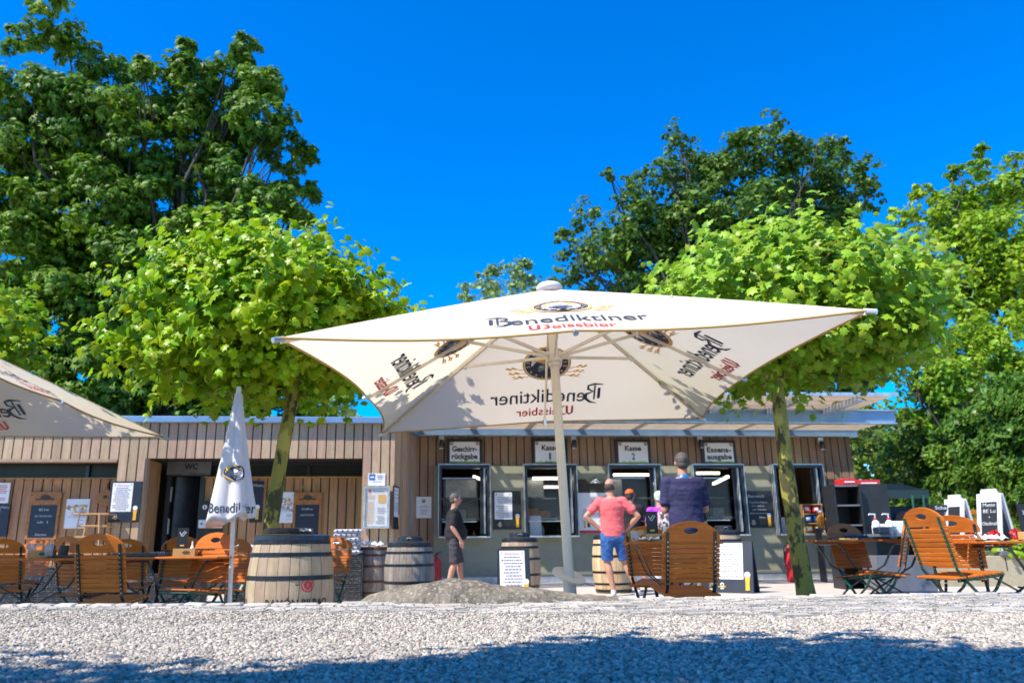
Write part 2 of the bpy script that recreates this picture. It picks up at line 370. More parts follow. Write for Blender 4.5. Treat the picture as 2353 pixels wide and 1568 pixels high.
def emblem(fl, cx, cy, r, simple=False, L=1):
    fl.disc(cx, cy, r, r, m_p_gold, L); fl.disc(cx, cy, r*.93, r*.93, m_p_white, L+1); fl.disc(cx, cy, r*.89, r*.89, m_p_navy, L+2)
    fl.disc(cx, cy, r*.64, r*.64, m_p_white, L+3)
    fl.poly([(cx+r*.58*math.cos(a), cy+r*.58*math.sin(a)) for a in [rad(k) for k in range(20, 201, 15)]], m_p_gold, L+4)
    fl.disc(cx+r*.02, cy+r*.22, r*.2, r*.22, m_p_white, L+5)
    fl.poly([(cx-r*.45, cy-r*.33), (cx-r*.36, cy-r*.02), (cx-r*.12, cy+r*.1), (cx+r*.16, cy+r*.06), (cx+r*.34, cy-r*.12), (cx+r*.36, cy-r*.4), (cx, cy-r*.6)], m_p_grey, L+6)
    fl.poly([(cx-r*.3, cy-r*.28), (cx-r*.05, cy-r*.02), (cx+r*.2, cy-r*.2), (cx+r*.1, cy-r*.5), (cx-r*.2, cy-r*.5)], m_p_navy, L+7)
    fl.stroke([(cx-r*.36, cy-r*.1), (cx, cy-r*.2), (cx+r*.3, cy-r*.14)], r*.05, m_p_white, L+8)
    if not simple:
        w = 'BENEDIKTINER'
        for i, ch in enumerate(w):
            a = rad(190-i*200/(len(w)-1)); x = cx+r*.70*math.cos(a); y = cy+r*.70*math.sin(a); V, F = text_geo(ch, .02)
            mx_ = (min(v[0] for v in V)+max(v[0] for v in V))/2; t = a-PI/2; k = r*.2
            fl.items.append(([(x+((p[0]-mx_)*math.cos(t)-p[1]*math.sin(t))*k, y+((p[0]-mx_)*math.sin(t)+p[1]*math.cos(t))*k) for p in V], F, m_p_gold, L+4))
        for i in range(6):
            a = rad(215+i*22); fl.disc(cx+r*.77*math.cos(a), cy+r*.77*math.sin(a), r*.055, r*.055, m_p_gold, L+4, 8)
        for sx in (-1, 1):
            for q in range(3):
                a0 = rad(-18-14*q); bx, by = cx+sx*r*1.02*math.cos(a0), cy+r*1.02*math.sin(a0)
                fl.stroke([(bx, by), (bx+sx*r*.35, by+r*(.12-.06*q)), (bx+sx*r*.75, by+r*(.10-.13*q))], [r*.04, r*.03, r*.015], m_p_gold, L)
                for g in range(4):
                    fl.disc(bx+sx*r*(.32+.11*g), by+r*(.14-.07*q-.01*g)+(r*.05 if g % 2 else -r*.04), r*.075, r*.04, m_p_gold, L+1, 8)
    return fl

def wordmark(fl, cx, y, wid, h, L=1):
    """the two words of the parasol print; big letters hand drawn in broken-letter style"""
    x0 = cx-wid/2; k = h
    bw = wid*.115
    fl.stroke([(x0-.02*wid, y+k*1.18), (x0+bw*.55, y+k*1.22), (x0+bw*1.02, y+k*1.1), (x0+bw*1.02, y+k*.86), (x0+bw*.6, y+k*.7)], [k*.05, k*.13, k*.1, k*.13, k*.05], m_p_navy, L)
    fl.stroke([(x0+bw*.6, y+k*.7), (x0+bw*1.15, y+k*.52), (x0+bw*1.2, y+k*.2), (x0+bw*.8, y-k*.05), (x0+bw*.25, y-k*.14)], [k*.05, k*.14, k*.17, k*.12, k*.03], m_p_navy, L+1)
    fl.stroke([(x0+bw*.14, y+k*.95), (x0+bw*.14, y+k*.2)], k*.13, m_p_navy, L); fl.stroke([(x0+bw*.5, y+k*1.15), (x0+bw*.5, y+k*.14)], k*.07, m_p_navy, L+2)
    fl.text('enediktiner', x0+wid*.57, y, h*.96, wid*.86, m_p_navy, .002, L, 1)
    y2 = y-h*.95; h2 = h*.62; w2 = wid*.52; xa = cx-w2/2; ww = w2*.22
    fl.stroke([(xa+ww*.1, y2+h2*1.05), (xa+ww*.1, y2+h2*.25), (xa+ww*.35, y2)], [h2*.13, h2*.16, h2*.1], m_p_red, L)
    fl.stroke([(xa+ww*.55, y2+h2*1.05), (xa+ww*.52, y2+h2*.25), (xa+ww*.3, y2-h2*.02)], [h2*.16, h2*.16, h2*.08], m_p_red, L+1)
    fl.stroke([(xa+ww*.5, y2+h2*.15), (xa+ww*.75, y2), (xa+ww*1.05, y2+h2*.35), (xa+ww*1.02, y2+h2*.8), (xa+ww*.72, y2+h2*1.1)], [h2*.05, h2*.12, h2*.17, h2*.14, h2*.06], m_p_red, L+2)
    fl.text('eissbier', cx+w2*.14, y2, h2*.95, w2*.74, m_p_red, .006, L, 1)
    return fl

# ================================================================== SETTING
# terrace, one sheet to the horizon, slightly falling to the left near the camera
def terrace():
    xs = [-400, -60, -20, -8, -4, -2.5, -1, 0, 1.5, 3, 4, 6, 12, 20, 60, 400]; ys = [-60, -5, 3, 6, 9, 13, 18, 24, 60, 900]
    V = []; F = []
    for y in ys:
        for x in xs: V.append((x, y, gz(x)))
    n = len(xs)
    for j in range(len(ys)-1):
        for i in range(n-1): F.append((j*n+i, j*n+i+1, (j+1)*n+i+1, (j+1)*n+i))
    return structure(new_mesh_obj('terrace_pavement', V, F, [m_terr]))
terrace()
# raised gravel court with a cobble edge
EDGE = [(-40, 5.9), (-3.3, 5.62), (-1.19, 5.52), (1.08, 5.72), (4.01, 6.02), (40, 9.5)]
def edgeY(x):
    for (a, b), (c, d) in zip(EDGE, EDGE[1:]):
        if x <= c: return b+(d-b)*(x-a)/(c-a)
    return EDGE[-1][1]
GZ = .345
def band_depth(x): return min(1.35, max(.42, .62+.27*(x+1.2)))
def court():
    xs = [-40, -10]+list(np.linspace(-6, 8, 57))+[15, 40]
    V = []; F = []; n = len(xs)
    rows = [lambda x: -40, lambda x: -3, lambda x: 1.6, lambda x: 3, lambda x: 4.2, lambda x: edgeY(x)-.42]
    for k, f in enumerate(rows):
        for x in xs: V.append((x, f(x), GZ-.014+(.0 if k < 2 else .010*math.sin(x*1.7+k))))
    for k in range(len(rows)-1):
        for i in range(n-1): F.append((k*n+i, k*n+i+1, (k+1)*n+i+1, (k+1)*n+i))
    structure(new_mesh_obj('gravel_ground', V, F, [m_gravbase]))
    V = []; F = []
    for k, (dy, z) in enumerate([(-1.5, GZ+.001), (-.02, GZ+.006), (0, GZ-.02), (0, -.2)]):
        for x in xs: V.append((x, edgeY(x)+dy, z))
    for k in range(3):
        for i in range(n-1): F.append((k*n+i, k*n+i+1, (k+1)*n+i+1, (k+1)*n+i))
    structure(new_mesh_obj('retaining_edge', V, F, [m_mortar]))
    mb = MB(); r = random.Random(3)
    for row in range(14):
        x = -5.2+r.random()*.1
        while x < 6.6:
            w = r.uniform(.10, .21); y = edgeY(x)-.06-row*.104; h = .016+r.uniform(0, .008)+(.010 if row == 0 else 0)
            if .06+row*.104 > band_depth(x)+r.uniform(-.08, .08): x += w; continue
            a = rad(r.uniform(-5, 5))+math.atan2(edgeY(x+.1)-edgeY(x), .1)
            R = Matrix.Rotation(a, 3, 'Z') @ Matrix.Rotation(rad(r.uniform(-4, 4)), 3, 'X') @ Matrix.Rotation(rad(r.uniform(-3, 3)), 3, 'Y')
            mb.box((x+w/2, y, GZ+h/2-.004), (w-.014, .093+r.uniform(-.01, .004), h), m_cob, R, .011); x += w
    stuff(mb.build('cobble_edging'), 'pale grey cobblestones set in rows along the edge of the gravel', 'cobblestones')
court()

def mesh_np(name, V, F, mats, parent=None, smooth=False, mi=None):
    """V (n,3) array, F (m,k) array"""
    me = bpy.data.meshes.new(name); nf, k = F.shape
    me.vertices.add(len(V)); me.vertices.foreach_set('co', np.ascontiguousarray(V, dtype=np.float32).ravel())
    me.loops.add(nf*k); me.loops.foreach_set('vertex_index', np.ascontiguousarray(F, dtype=np.int32).ravel())
    me.polygons.add(nf); me.polygons.foreach_set('loop_start', np.arange(0, nf*k, k, dtype=np.int32))
    try: me.polygons.foreach_set('loop_total', np.full(nf, k, dtype=np.int32))
    except Exception: pass
    for m in mats: me.materials.append(m)
    if mi is not None: me.polygons.foreach_set('material_index', mi)
    if smooth: me.polygons.foreach_set('use_smooth', np.ones(nf, dtype=bool))
    me.update(calc_edges=True); me.validate()
    o = bpy.data.objects.new(name, me); COL.objects.link(o)
    if parent: o.parent = parent
    return o

def gravel():
    phi = (1+5**.5)/2
    I = np.array([(-1,phi,0),(1,phi,0),(-1,-phi,0),(1,-phi,0),(0,-1,phi),(0,1,phi),(0,-1,-phi),(0,1,-phi),(phi,0,-1),(phi,0,1),(-phi,0,-1),(-phi,0,1)], float)/1.9
    IF = np.array([(0,11,5),(0,5,1),(0,1,7),(0,7,10),(0,10,11),(1,5,9),(5,11,4),(11,10,2),(10,7,6),(7,1,8),(3,9,4),(3,4,2),(3,2,6),(3,6,8),(3,8,9),(4,9,5),(2,4,11),(6,2,10),(8,6,7),(9,8,1)])
    Ps = []; Ss = []
    def band(y0, y1, dens, s0, s1):
        hw0 = lambda y: (-.66*y-.35, .74*y+.35)
        n = int(dens*(y1-y0)*(1.4*(y0+y1)/2+.7)); y = rng.uniform(y0, y1, n); x = rng.uniform(0, 1, n)
        lo = -.66*y-.35; hi = .74*y+.35; x = lo+x*(hi-lo)
        ed = np.interp(x, [e[0] for e in EDGE], [e[1] for e in EDGE])-np.clip(.62+.27*(x+1.2), .42, 1.35)+rng.normal(size=n)*.05
        k = y < ed; Ps.append(np.stack([x[k], y[k], np.full(k.sum(), GZ)], 1)); Ss.append(rng.uniform(s0, s1, k.sum())*rng.choice([1, 1, 1, 1.35], k.sum()))
    band(1.9, 3.0, 12000, .003, .0085); band(3.0, 4.2, 9500, .0034, .009); band(4.2, 5.7, 7000, .0038, .0098)
    # a sprinkle over the cobbles
    n = 5200; x = rng.uniform(-4.5, 5.5, n); y = np.interp(x, [e[0] for e in EDGE], [e[1] for e in EDGE])-.03-1.35*rng.uniform(0, 1, n)**.7
    Ps.append(np.stack([x, y, np.full(n, GZ+.017)], 1)); Ss.append(rng.uniform(.003, .0075, n))
    P = np.concatenate(Ps); S = np.concatenate(Ss); n = len(P)
    A = rng.normal(size=(n, 3, 3)); Q = np.linalg.qr(A)[0]
    sc = np.stack([rng.uniform(.9, 1.5, n), rng.uniform(.8, 1.1, n), rng.uniform(.45, .8, n)], 1)*S[:, None]
    V = I[None]*(1+rng.uniform(-.22, .22, (n, 12, 1)))*sc[:, None, :]
    V = np.einsum('nij,nkj->nki', Q, V); V[:, :, 2] *= .8
    V += P[:, None, :]; V[:, :, 2] += (S*.35)[:, None]
    F = (IF[None]+(np.arange(n)*12)[:, None, None]).reshape(-1, 3)
    stuff(mesh_np('gravel', V.reshape(-1, 3), F, [m_grav]), 'loose pale grey crushed gravel covering the foreground', 'gravel')
gravel()

# boulder
def boulder():
    n, k = 90, 26; V = []; F = []
    a = atY(822, 1385, 5.55); b = atY(1470, 1374, 5.75)
    x0, x1 = a[0]-.03, b[0]+.03
    from mathutils import noise as N_
    for i in range(n+1):
        t = i/n; x = x0+(x1-x0)*t
        h = np.interp(t, [0, .04, .12, .2, .34, .44, .55, .66, .8, .93, 1], [.0, .045, .105, .14, .152, .142, .115, .085, .052, .02, .0])
        wd_ = np.interp(t, [0, .1, .3, .5, .7, .9, 1], [.02, .16, .27, .29, .22, .13, .02])
        for j in range(k+1):
            ph = PI*j/k; y = 5.63+.05*t-math.cos(ph)*wd_+.0; z = GZ-.03+max(0,math.sin(ph))**.8*(h+.03)
            d = N_.fractal(Vector((x*3, y*3, z*4)), 1, 2, 5)*.018+N_.noise(Vector((x*14, y*14, z*14)))*.008
            V.append((x, y-d*.4, z+d*math.sin(ph)))
    for i in range(n):
        for j in range(k): F.append((i*(k+1)+j, (i+1)*(k+1)+j, (i+1)*(k+1)+j+1, i*(k+1)+j+1))
    tag(new_mesh_obj('boulder', V, F, [m_rock], smooth=True), 'long low grey brown boulder lying at the edge of the gravel', 'boulder')
boulder()

# ================================================================== BUILDINGS
YAW = rad(4.8)
class Wall:
    """a facade plane: local x along it, z up, -y towards the camera"""
    def __init__(s, ox, oy): s.o = np.array([ox, oy, 0.0]); s.ex = np.array([math.cos(YAW), math.sin(YAW), 0]); s.n = np.array([math.sin(YAW), -math.cos(YAW), 0])
    def hit(s, u, v, dy=0.0):
        d = ray(u, v); o = s.o - s.n*dy; t = ((o-CAM) @ s.n)/(d @ s.n); p = CAM+d*t
        return float((p-s.o) @ s.ex), float(p[2])
def boards(mb, x0, x1, z0, z1, y, m, holes=(), pitch=.172, gap=.022, th=.03, phase=0.0):
    x = x0
    while x < x1-.01:
        a, b = x, min(x+pitch-gap, x1)
        segs = [(z0, z1)]
        for (hx0, hx1, hz0, hz1) in holes:
            if b > hx0 and a < hx1:
                ns = []
                for (s0, s1) in segs:
                    if hz0 > s0: ns.append((s0, min(s1, hz0)))
                    if hz1 < s1: ns.append((max(s0, hz1), s1))
                segs = [q for q in ns if q[1]-q[0] > .01]
                if a < hx0 < b and hx0-a > .03: mb.box(((a+hx0)/2, y, (hz0+hz1)/2), (hx0-a-.002, th, min(hz1, z1)-max(hz0, z0)-.002), m)
                if a < hx1 < b and b-hx1 > .03: mb.box(((b+hx1)/2, y, (hz0+hz1)/2), (b-hx1-.002, th, min(hz1, z1)-max(hz0, z0)-.002), m)
        for (s0, s1) in segs: mb.box(((a+b)/2, y+random.uniform(-.002, .002), (s0+s1)/2), (b-a, th, s1-s0), m)
        x += pitch
def wall_panel(mb, x0, x1, z0, z1, y0, y1, m, holes=()):
    """solid wall with rectangular holes, as boxes cut on a grid"""
    xs = sorted({x0, x1, *[h[0] for h in holes], *[h[1] for h in holes]}); zs = sorted({z0, z1, *[h[2] for h in holes], *[h[3] for h in holes]})
    for a, b in zip(xs, xs[1:]):
        if a < x0 or b > x1: continue
        run = None
        for c, d in zip(zs, zs[1:]):
            mx_, mz = (a+b)/2, (c+d)/2
            if c < z0 or d > z1 or any(h[0] < mx_ < h[1] and h[2] < mz < h[3] for h in holes):
                if run: mb.box(((a+b)/2, (y0+y1)/2, (run[0]+run[1])/2), (b-a, y1-y0, run[1]-run[0]), m); run = None
            else: run = (run[0], d) if run else (c, d)
        if run: mb.box(((a+b)/2, (y0+y1)/2, (run[0]+run[1])/2), (b-a, y1-y0, run[1]-run[0]), m)

MW = Wall(-1.45, 16.56)
kiosk = thing('kiosk_building', 'long low kiosk with olive plaster, brown board cladding and serving windows', 'building', MW.o, YAW)
WZ0, WZ1 = .935, 2.385
wins = []
for (ua, ub) in ((1008, 1123), (1204, 1322), (1398, 1515), (1592, 1706), (1776, 1888)):
    xa = MW.hit(ua, 1150)[0]; xb = MW.hit(ub, 1150)[0]; wins.append((xa, xb, WZ0, WZ1))
XR = MW.hit(1972, 1150)[0]; XP0 = MW.hit(996, 1200)[0]; XP1 = MW.hit(1892, 1150)[0]; ZT = 3.10
mb = MB(); wall_panel(mb, XP0, XP1, .12, WZ1, 0, .18, m_plaster, wins); mb.build('plaster_wall', kiosk)
mb = MB(); mb.box(((XP0+XP1)/2, .02, -.0), ((XP1-XP0), .1, .24), m_galv); mb.build('plinth', kiosk)
mb = MB()
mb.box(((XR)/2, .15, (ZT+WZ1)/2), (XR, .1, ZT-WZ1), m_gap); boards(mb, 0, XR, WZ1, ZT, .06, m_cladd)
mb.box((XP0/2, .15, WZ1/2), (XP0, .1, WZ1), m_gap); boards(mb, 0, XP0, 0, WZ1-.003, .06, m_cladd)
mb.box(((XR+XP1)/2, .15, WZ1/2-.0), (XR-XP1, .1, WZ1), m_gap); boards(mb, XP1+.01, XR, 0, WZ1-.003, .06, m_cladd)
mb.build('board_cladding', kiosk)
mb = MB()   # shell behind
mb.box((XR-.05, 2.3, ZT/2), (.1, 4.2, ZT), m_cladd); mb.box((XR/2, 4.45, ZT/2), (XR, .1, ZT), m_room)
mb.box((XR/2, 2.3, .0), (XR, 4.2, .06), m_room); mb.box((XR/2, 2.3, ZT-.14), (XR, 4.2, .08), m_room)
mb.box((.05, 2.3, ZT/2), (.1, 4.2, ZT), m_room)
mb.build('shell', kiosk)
mb = MB(); mb.box((XR/2, 2.2, ZT+.06), (XR+.2, 4.7, .12), m_steel); mb.build('roof', kiosk)
for i, (xa, xb, z0, z1) in enumerate(wins):
    f = MB()
    for x in (xa+.025, xb-.025): f.box((x, -.03, (z0+z1)/2), (.05, .3, z1-z0), m_frame)
    f.box(((xa+xb)/2, -.03, z1-.03), (xb-xa-.1, .3, .06), m_frame)
    for x in (xa-.012, xb+.012): f.box((x, -.10, (z0+z1)/2), (.014, .18, z1-z0+.04), m_galv)
    f.box(((xa+xb)/2, -.10, z1+.012), (xb-xa, .18, .022), m_galv)
    # folded-back sash panel on the right jamb
    f.box((xb-.1, -.06, (z0+z1)/2), (.03, .10, z1-z0-.1), m_galv); f.box((xb-.15, .02, (z0+z1)/2), (.07, .03, z1-z0-.1), m_frame)
    w = f.build('window_frame', kiosk)
    s_ = MB(); s_.box(((xa+xb)/2, -.08, z0-.02), (xb-xa+.02, .34, .036), m_galv, None, .006); s_.build('serving_counter', w)
    if i < 4:
        g = MB(); g.box(((xa+xb)/2-.06, .16, z0+.75), (xb-xa-.3, .006, .9), m_plexi); g.bar((xa+.08, .16, z0+1.2), (xb-.25, .16, z0+1.2), .02, .02, m_galv); g.bar((xa+.08, .16, z0+.3), (xb-.25, .16, z0+.3), .015, .02, m_galv); g.build('screen', w)
# interior fittings
def xk(u, dy=0, v=1150): return MW.hit(u, v, dy)[0]
mb = MB()
for (ua, ub, v, dy, ang) in ((1223, 1300, 1098, 1.6, 0), (1223, 1285, 1118, 2.6, 0), (1409, 1490, 1090, 1.5, 0), (1500, 1560, 1110, 2.8, 0), (1600, 1652, 1086, 1.5, 0)):
    (xa, z), (xb, _) = MW.hit(ua, v, dy), MW.hit(ub, v, dy)
    z = min(z, ZT-.24); mb = MB(); mb.box(((xa+xb)/2, dy, z), (xb-xa, .07, .06), m_tube); mb.build('tube_lamp', kiosk)
a = MW.hit(1632, 1112, 2.6); b = MW.hit(1672, 1094, 1.2); mb = MB(); mb.bar((a[0], 2.4, a[1]), (b[0], 1.2, b[1]), .06, .06, m_tube); mb.build('tube_lamp', kiosk)
a = MW.hit(1090, 1092, 1.2); b = MW.hit(1112, 1102, .7); mb = MB(); mb.bar((a[0], 1.4, a[1]), (b[0], .8, b[1]), .05, .05, m_tube); mb.build('tube_lamp', kiosk)
r = random.Random(5)
for (xa, xb, z0, z1) in wins[:5]:
    mb = MB(); mb.box(((xa+xb)/2, 1.1, .45), (xb-xa+.3, .5, .86), m_greym); mb.build('work_counter', kiosk)
    for zz in (1.9, 1.4): mb = MB(); mb.box(((xa+xb)/2, 3.6, zz), (xb-xa+.4, .4, .03), m_galv); mb.build('wall_shelf', kiosk)
    mb = MB(); mb.box(((xa+xb)/2+r.uniform(-.2, .2), 2.2, 2.05), (.75, .5, .45), m_galv, None, .02); mb.build('extractor_hood', kiosk)
    mb = MB(); q = r.uniform(.3, .5); mb.box((xa+.28, .45, z0+q/2), (.26, .2, q), r.choice([m_white, m_paper, m_cyan]), None, .01); mb.build('counter_box', kiosk)
    for q in range(7):
        x = xa+.1+(xb-xa-.2)*q/6; hh = r.uniform(.1, .3); mm = r.choice([m_white, m_cyan, m_amber, m_potato, m_galv, m_redpl, m_blackp, m_galv, m_paper]); mb = MB()
        if q % 2: mb.lathe([(0, 0), (.04, 0), (.045, hh*.7), (.02, hh*.85), (.02, hh), (0, hh)], mm, 10, (x, .95+r.uniform(-.15, .2), .885))
        else: mb.box((x, 3.5, 1.42+hh/2), (r.uniform(.1, .3), .2, hh), mm, None, .01)
        mb.build('bottle' if q % 2 else 'shelf_box', kiosk)

x0, z = MW.hit(1120-25, 1195, .35)
# canopy : beams, rafters, wooden slats
cn = thing('canopy', 'flat canopy of blue steel beams and wooden slats over the serving windows', 'canopy', MW.o, YAW)
CX0, CX1 = MW.hit(921, 985, -.0)[0], 9.68
YF, YB = -3.1, -1.75
mb = MB(); mb.box(((CX0+CX1)/2, YB, 3.17), (CX1-CX0, .09, .24), m_steel); mb.box(((CX0+CX1)/2, YB-.03, 3.30), (CX1-CX0, .16, .018), m_galv); mb.box(((CX0+CX1)/2, YB-.03, 3.04), (CX1-CX0, .16, .018), m_galv); mb.build('beam', cn)
mb = MB(); mb.box(((CX0+XR)/2+.03, -.08, 3.08), (XR-CX0+.12, .14, .13), m_steel); mb.box(((CX0+XR)/2+.03, -.11, 3.01), (XR-CX0+.12, .2, .015), m_galv); mb.build('ledger', cn)
def roofz(y): return 3.17+(-y)*.028
x = CX0+.35
while x < CX1-.75:
    mb = MB(); a, b = (x, YF, roofz(YF)), (x, -.02, roofz(0)); mb.bar(a, b, .13, .018, m_galv); mb.bar((x-.055, a[1], a[2]+.055), (x-.055, b[1], b[2]+.055), .018, .10, m_galv, (0, 0, 1)); mb.build('rafter', cn); x += 1.16
mb = MB(); y = -1.62
while y < -.2: mb.box(((CX0+XR)/2+.03, y, 3.165), (XR-CX0+.06, .03, .062), m_slat); y += .105
mb.build('ceiling_slats', cn)
mb = MB(); y = YF
while y < -1.7:
    z = roofz(y)+.115
    mb.box(((CX0+CX1-.5)/2-.1, y, z), (CX1-CX0-.9, .075, .035), m_slat); y += .125
mb.build('slats', cn)
mb = MB(); mb.box(((CX0+CX1-.5)/2-.1, YF-.06, roofz(YF)+.11), (CX1-CX0-.85, .03, .06), m_galv); mb.build('front_trim', cn)

# ---- left building with the toilets
LW = Wall(-1.62, 14.72)
wc = thing('wooden_building', 'flat-roofed building clad in upright weathered larch boards with a dark WC entrance', 'building', LW.o, YAW)
LX0 = -9.6; LZT = 3.02
nx1 = LW.hit(266, 1075)[0]; dx0 = LW.hit(333, 1060)[0]; dx1 = LW.hit(833, 1060)[0]
NZT = LW.hit(560, 1052)[1]; NZL = LW.hit(150, 1057)[1]; DEP = .95
ZR = LW.hit(600, 972)[1]; ZRT = LW.hit(600, 958)[1]
holes = [(LX0, nx1, 0, NZL), (dx0, dx1, 0, NZT)]
mb = MB(); 
for (a, b, c, d) in ((LX0, nx1, NZL, ZR), (nx1, dx0, 0, ZR), (dx0, dx1, NZT, ZR), (dx1, 0, 0, ZR)): mb.box(((a+b)/2, .08, (c+d)/2), (b-a-.004, .06, d-c-.004), m_gap)
boards(mb, LX0, 0, 0, ZR, .02, m_clad, holes, pitch=.170)
mb.box(((LX0+nx1)/2, .10, NZL-.0), (nx1-LX0, .2, .05), m_clad); mb.box((dx0+.02, .1, NZT/2), (.04, .14, NZT), m_clad)
mb.build('board_cladding', wc)
mb = MB(); mb.box((LX0/2, .10, (ZR+ZRT)/2), (-LX0+.12, .42, ZRT-ZR), m_steel, None, .01); mb.box((LX0/2, 3.2, ZRT-.12), (-LX0+.1, 6, .1), m_gap); mb.build('roof_edge', wc)
# recess back walls
ZS1 = LW.hit(700, 1097, DEP)[1]
def lx(u, v, dy=DEP): return LW.hit(u, v, dy)[0]
mb = MB(); xw0 = lx(467, 1150)
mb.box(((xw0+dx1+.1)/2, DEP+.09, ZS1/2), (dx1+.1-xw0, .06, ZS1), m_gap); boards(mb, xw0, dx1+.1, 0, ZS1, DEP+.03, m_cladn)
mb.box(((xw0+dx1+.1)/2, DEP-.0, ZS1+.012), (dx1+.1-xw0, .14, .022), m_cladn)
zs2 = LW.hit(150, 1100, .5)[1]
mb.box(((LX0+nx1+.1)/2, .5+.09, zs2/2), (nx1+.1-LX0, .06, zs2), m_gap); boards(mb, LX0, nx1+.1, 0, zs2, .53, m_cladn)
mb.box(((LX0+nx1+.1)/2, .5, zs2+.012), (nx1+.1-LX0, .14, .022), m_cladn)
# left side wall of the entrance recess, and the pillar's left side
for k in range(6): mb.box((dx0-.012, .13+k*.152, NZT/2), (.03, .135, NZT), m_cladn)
mb.build('recess_wall', wc)
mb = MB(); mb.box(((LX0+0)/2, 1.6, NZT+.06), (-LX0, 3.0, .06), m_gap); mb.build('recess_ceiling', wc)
for (a, b, zz, dy, zt) in ((xw0, dx1+.1, ZS1, DEP, NZT), (LX0, nx1+.1, zs2, .5, NZL)):
    fr = MB(); fr.box(((a+b)/2, dy+.02, zt+.0), (b-a, .08, .05), m_frame)
    n_ = 3 if dy > .6 else 2
    cuts = [a, a+(b-a)*.02, a+(b-a)*.62, b] if n_ == 3 else [a, LW.hit(202, 1080, .5)[0], b]
    for c in cuts: fr.box((c, dy+.02, (zz+zt)/2), (.06, .08, zt-zz), m_frame)
    w = fr.build('transom_window', wc)
    g = MB(); g.box(((a+b)/2, dy+.05, (zz+zt)/2), (b-a, .02, zt-zz+.1), m_dglass); g.build('pane', w)
# door
ud0, ud1 = lx(381, 1150), lx(467, 1150)
ZD = LW.hit(430, 1092, DEP)[1]
d_ = MB(); 
for x in (ud0+.04, ud1-.03): d_.box((x, DEP, 1.2), (.08, .1, 2.5), m_frame)
d_.box(((ud0+ud1)/2, DEP, ZD+.03), (ud1-ud0-.1, .1, .07), m_frame)
d_.box(((ud0+ud1)/2+.05, DEP+.5, ZD/2), (ud1-ud0, .04, ZD), m_black)
for z in (1.75, 1.15): d_.box((ud0+.1, DEP-.03, z), (.02, .06, .28), m_galv)
dr = d_.build('door', wc)
d_ = MB(); d_.box((ud0+.34, DEP+.22, ZD/2), (.05, .5, ZD-.04), m_frame, Matrix.Rotation(rad(-50), 3, 'Z')); d_.build('door_leaf', dr)
mb = MB(); (xa, za), (xb, zb) = LW.hit(386, 1060, DEP-.05), LW.hit(484, 1090, DEP-.05)
mb.box(((xa+xb)/2, DEP-.06, (za+zb)/2), (xb-xa, .03, za-zb), m_greym)
fl = Flat(); fl.text('WC', .06, -.0, .11, .25, m_ink, .03); fl.text('Herren', .2, -.11, .05, .3, m_ink, .01); fl.put(mb, onwall((xa+xb)/2-.02, DEP-.075, (za+zb)/2-.02)); sg = mb.build('entrance_sign', wc)
# side wall going back to the kiosk (slanted) 
p1 = MW.o+MW.ex*(MW.hit(957, 1100)[0]); loc = Matrix.Rotation(-YAW, 3, 'Z') @ Vector(p1-LW.o)
mb = MB(); L_ = loc.length; ang = math.atan2(loc.y, loc.x); mb.T = Matrix.Rotation(ang, 4, 'Z')
mb.box((L_/2, .06, ZR/2), (L_, .05, ZR), m_gap); boards(mb, .012, L_, 0, ZR, .02, m_clad, pitch=.165)
mb.build('side_cladding', wc)
mb = MB(); mb.T = Matrix.Rotation(ang, 4, 'Z'); mb.box((L_/2, .1, (ZR+ZRT)/2), (L_, .34, ZRT-ZR-.006), m_steel); mb.build('side_roof_edge', wc)
mb = MB(); mb.box((LX0/2, 5.5, 1.5), (-LX0, .1, 3.0), m_gap); mb.box((LX0/2, DEP+1.7, 1.3), (-LX0+.0, .1, 2.6), m_gap); mb.build('back_wall', wc)

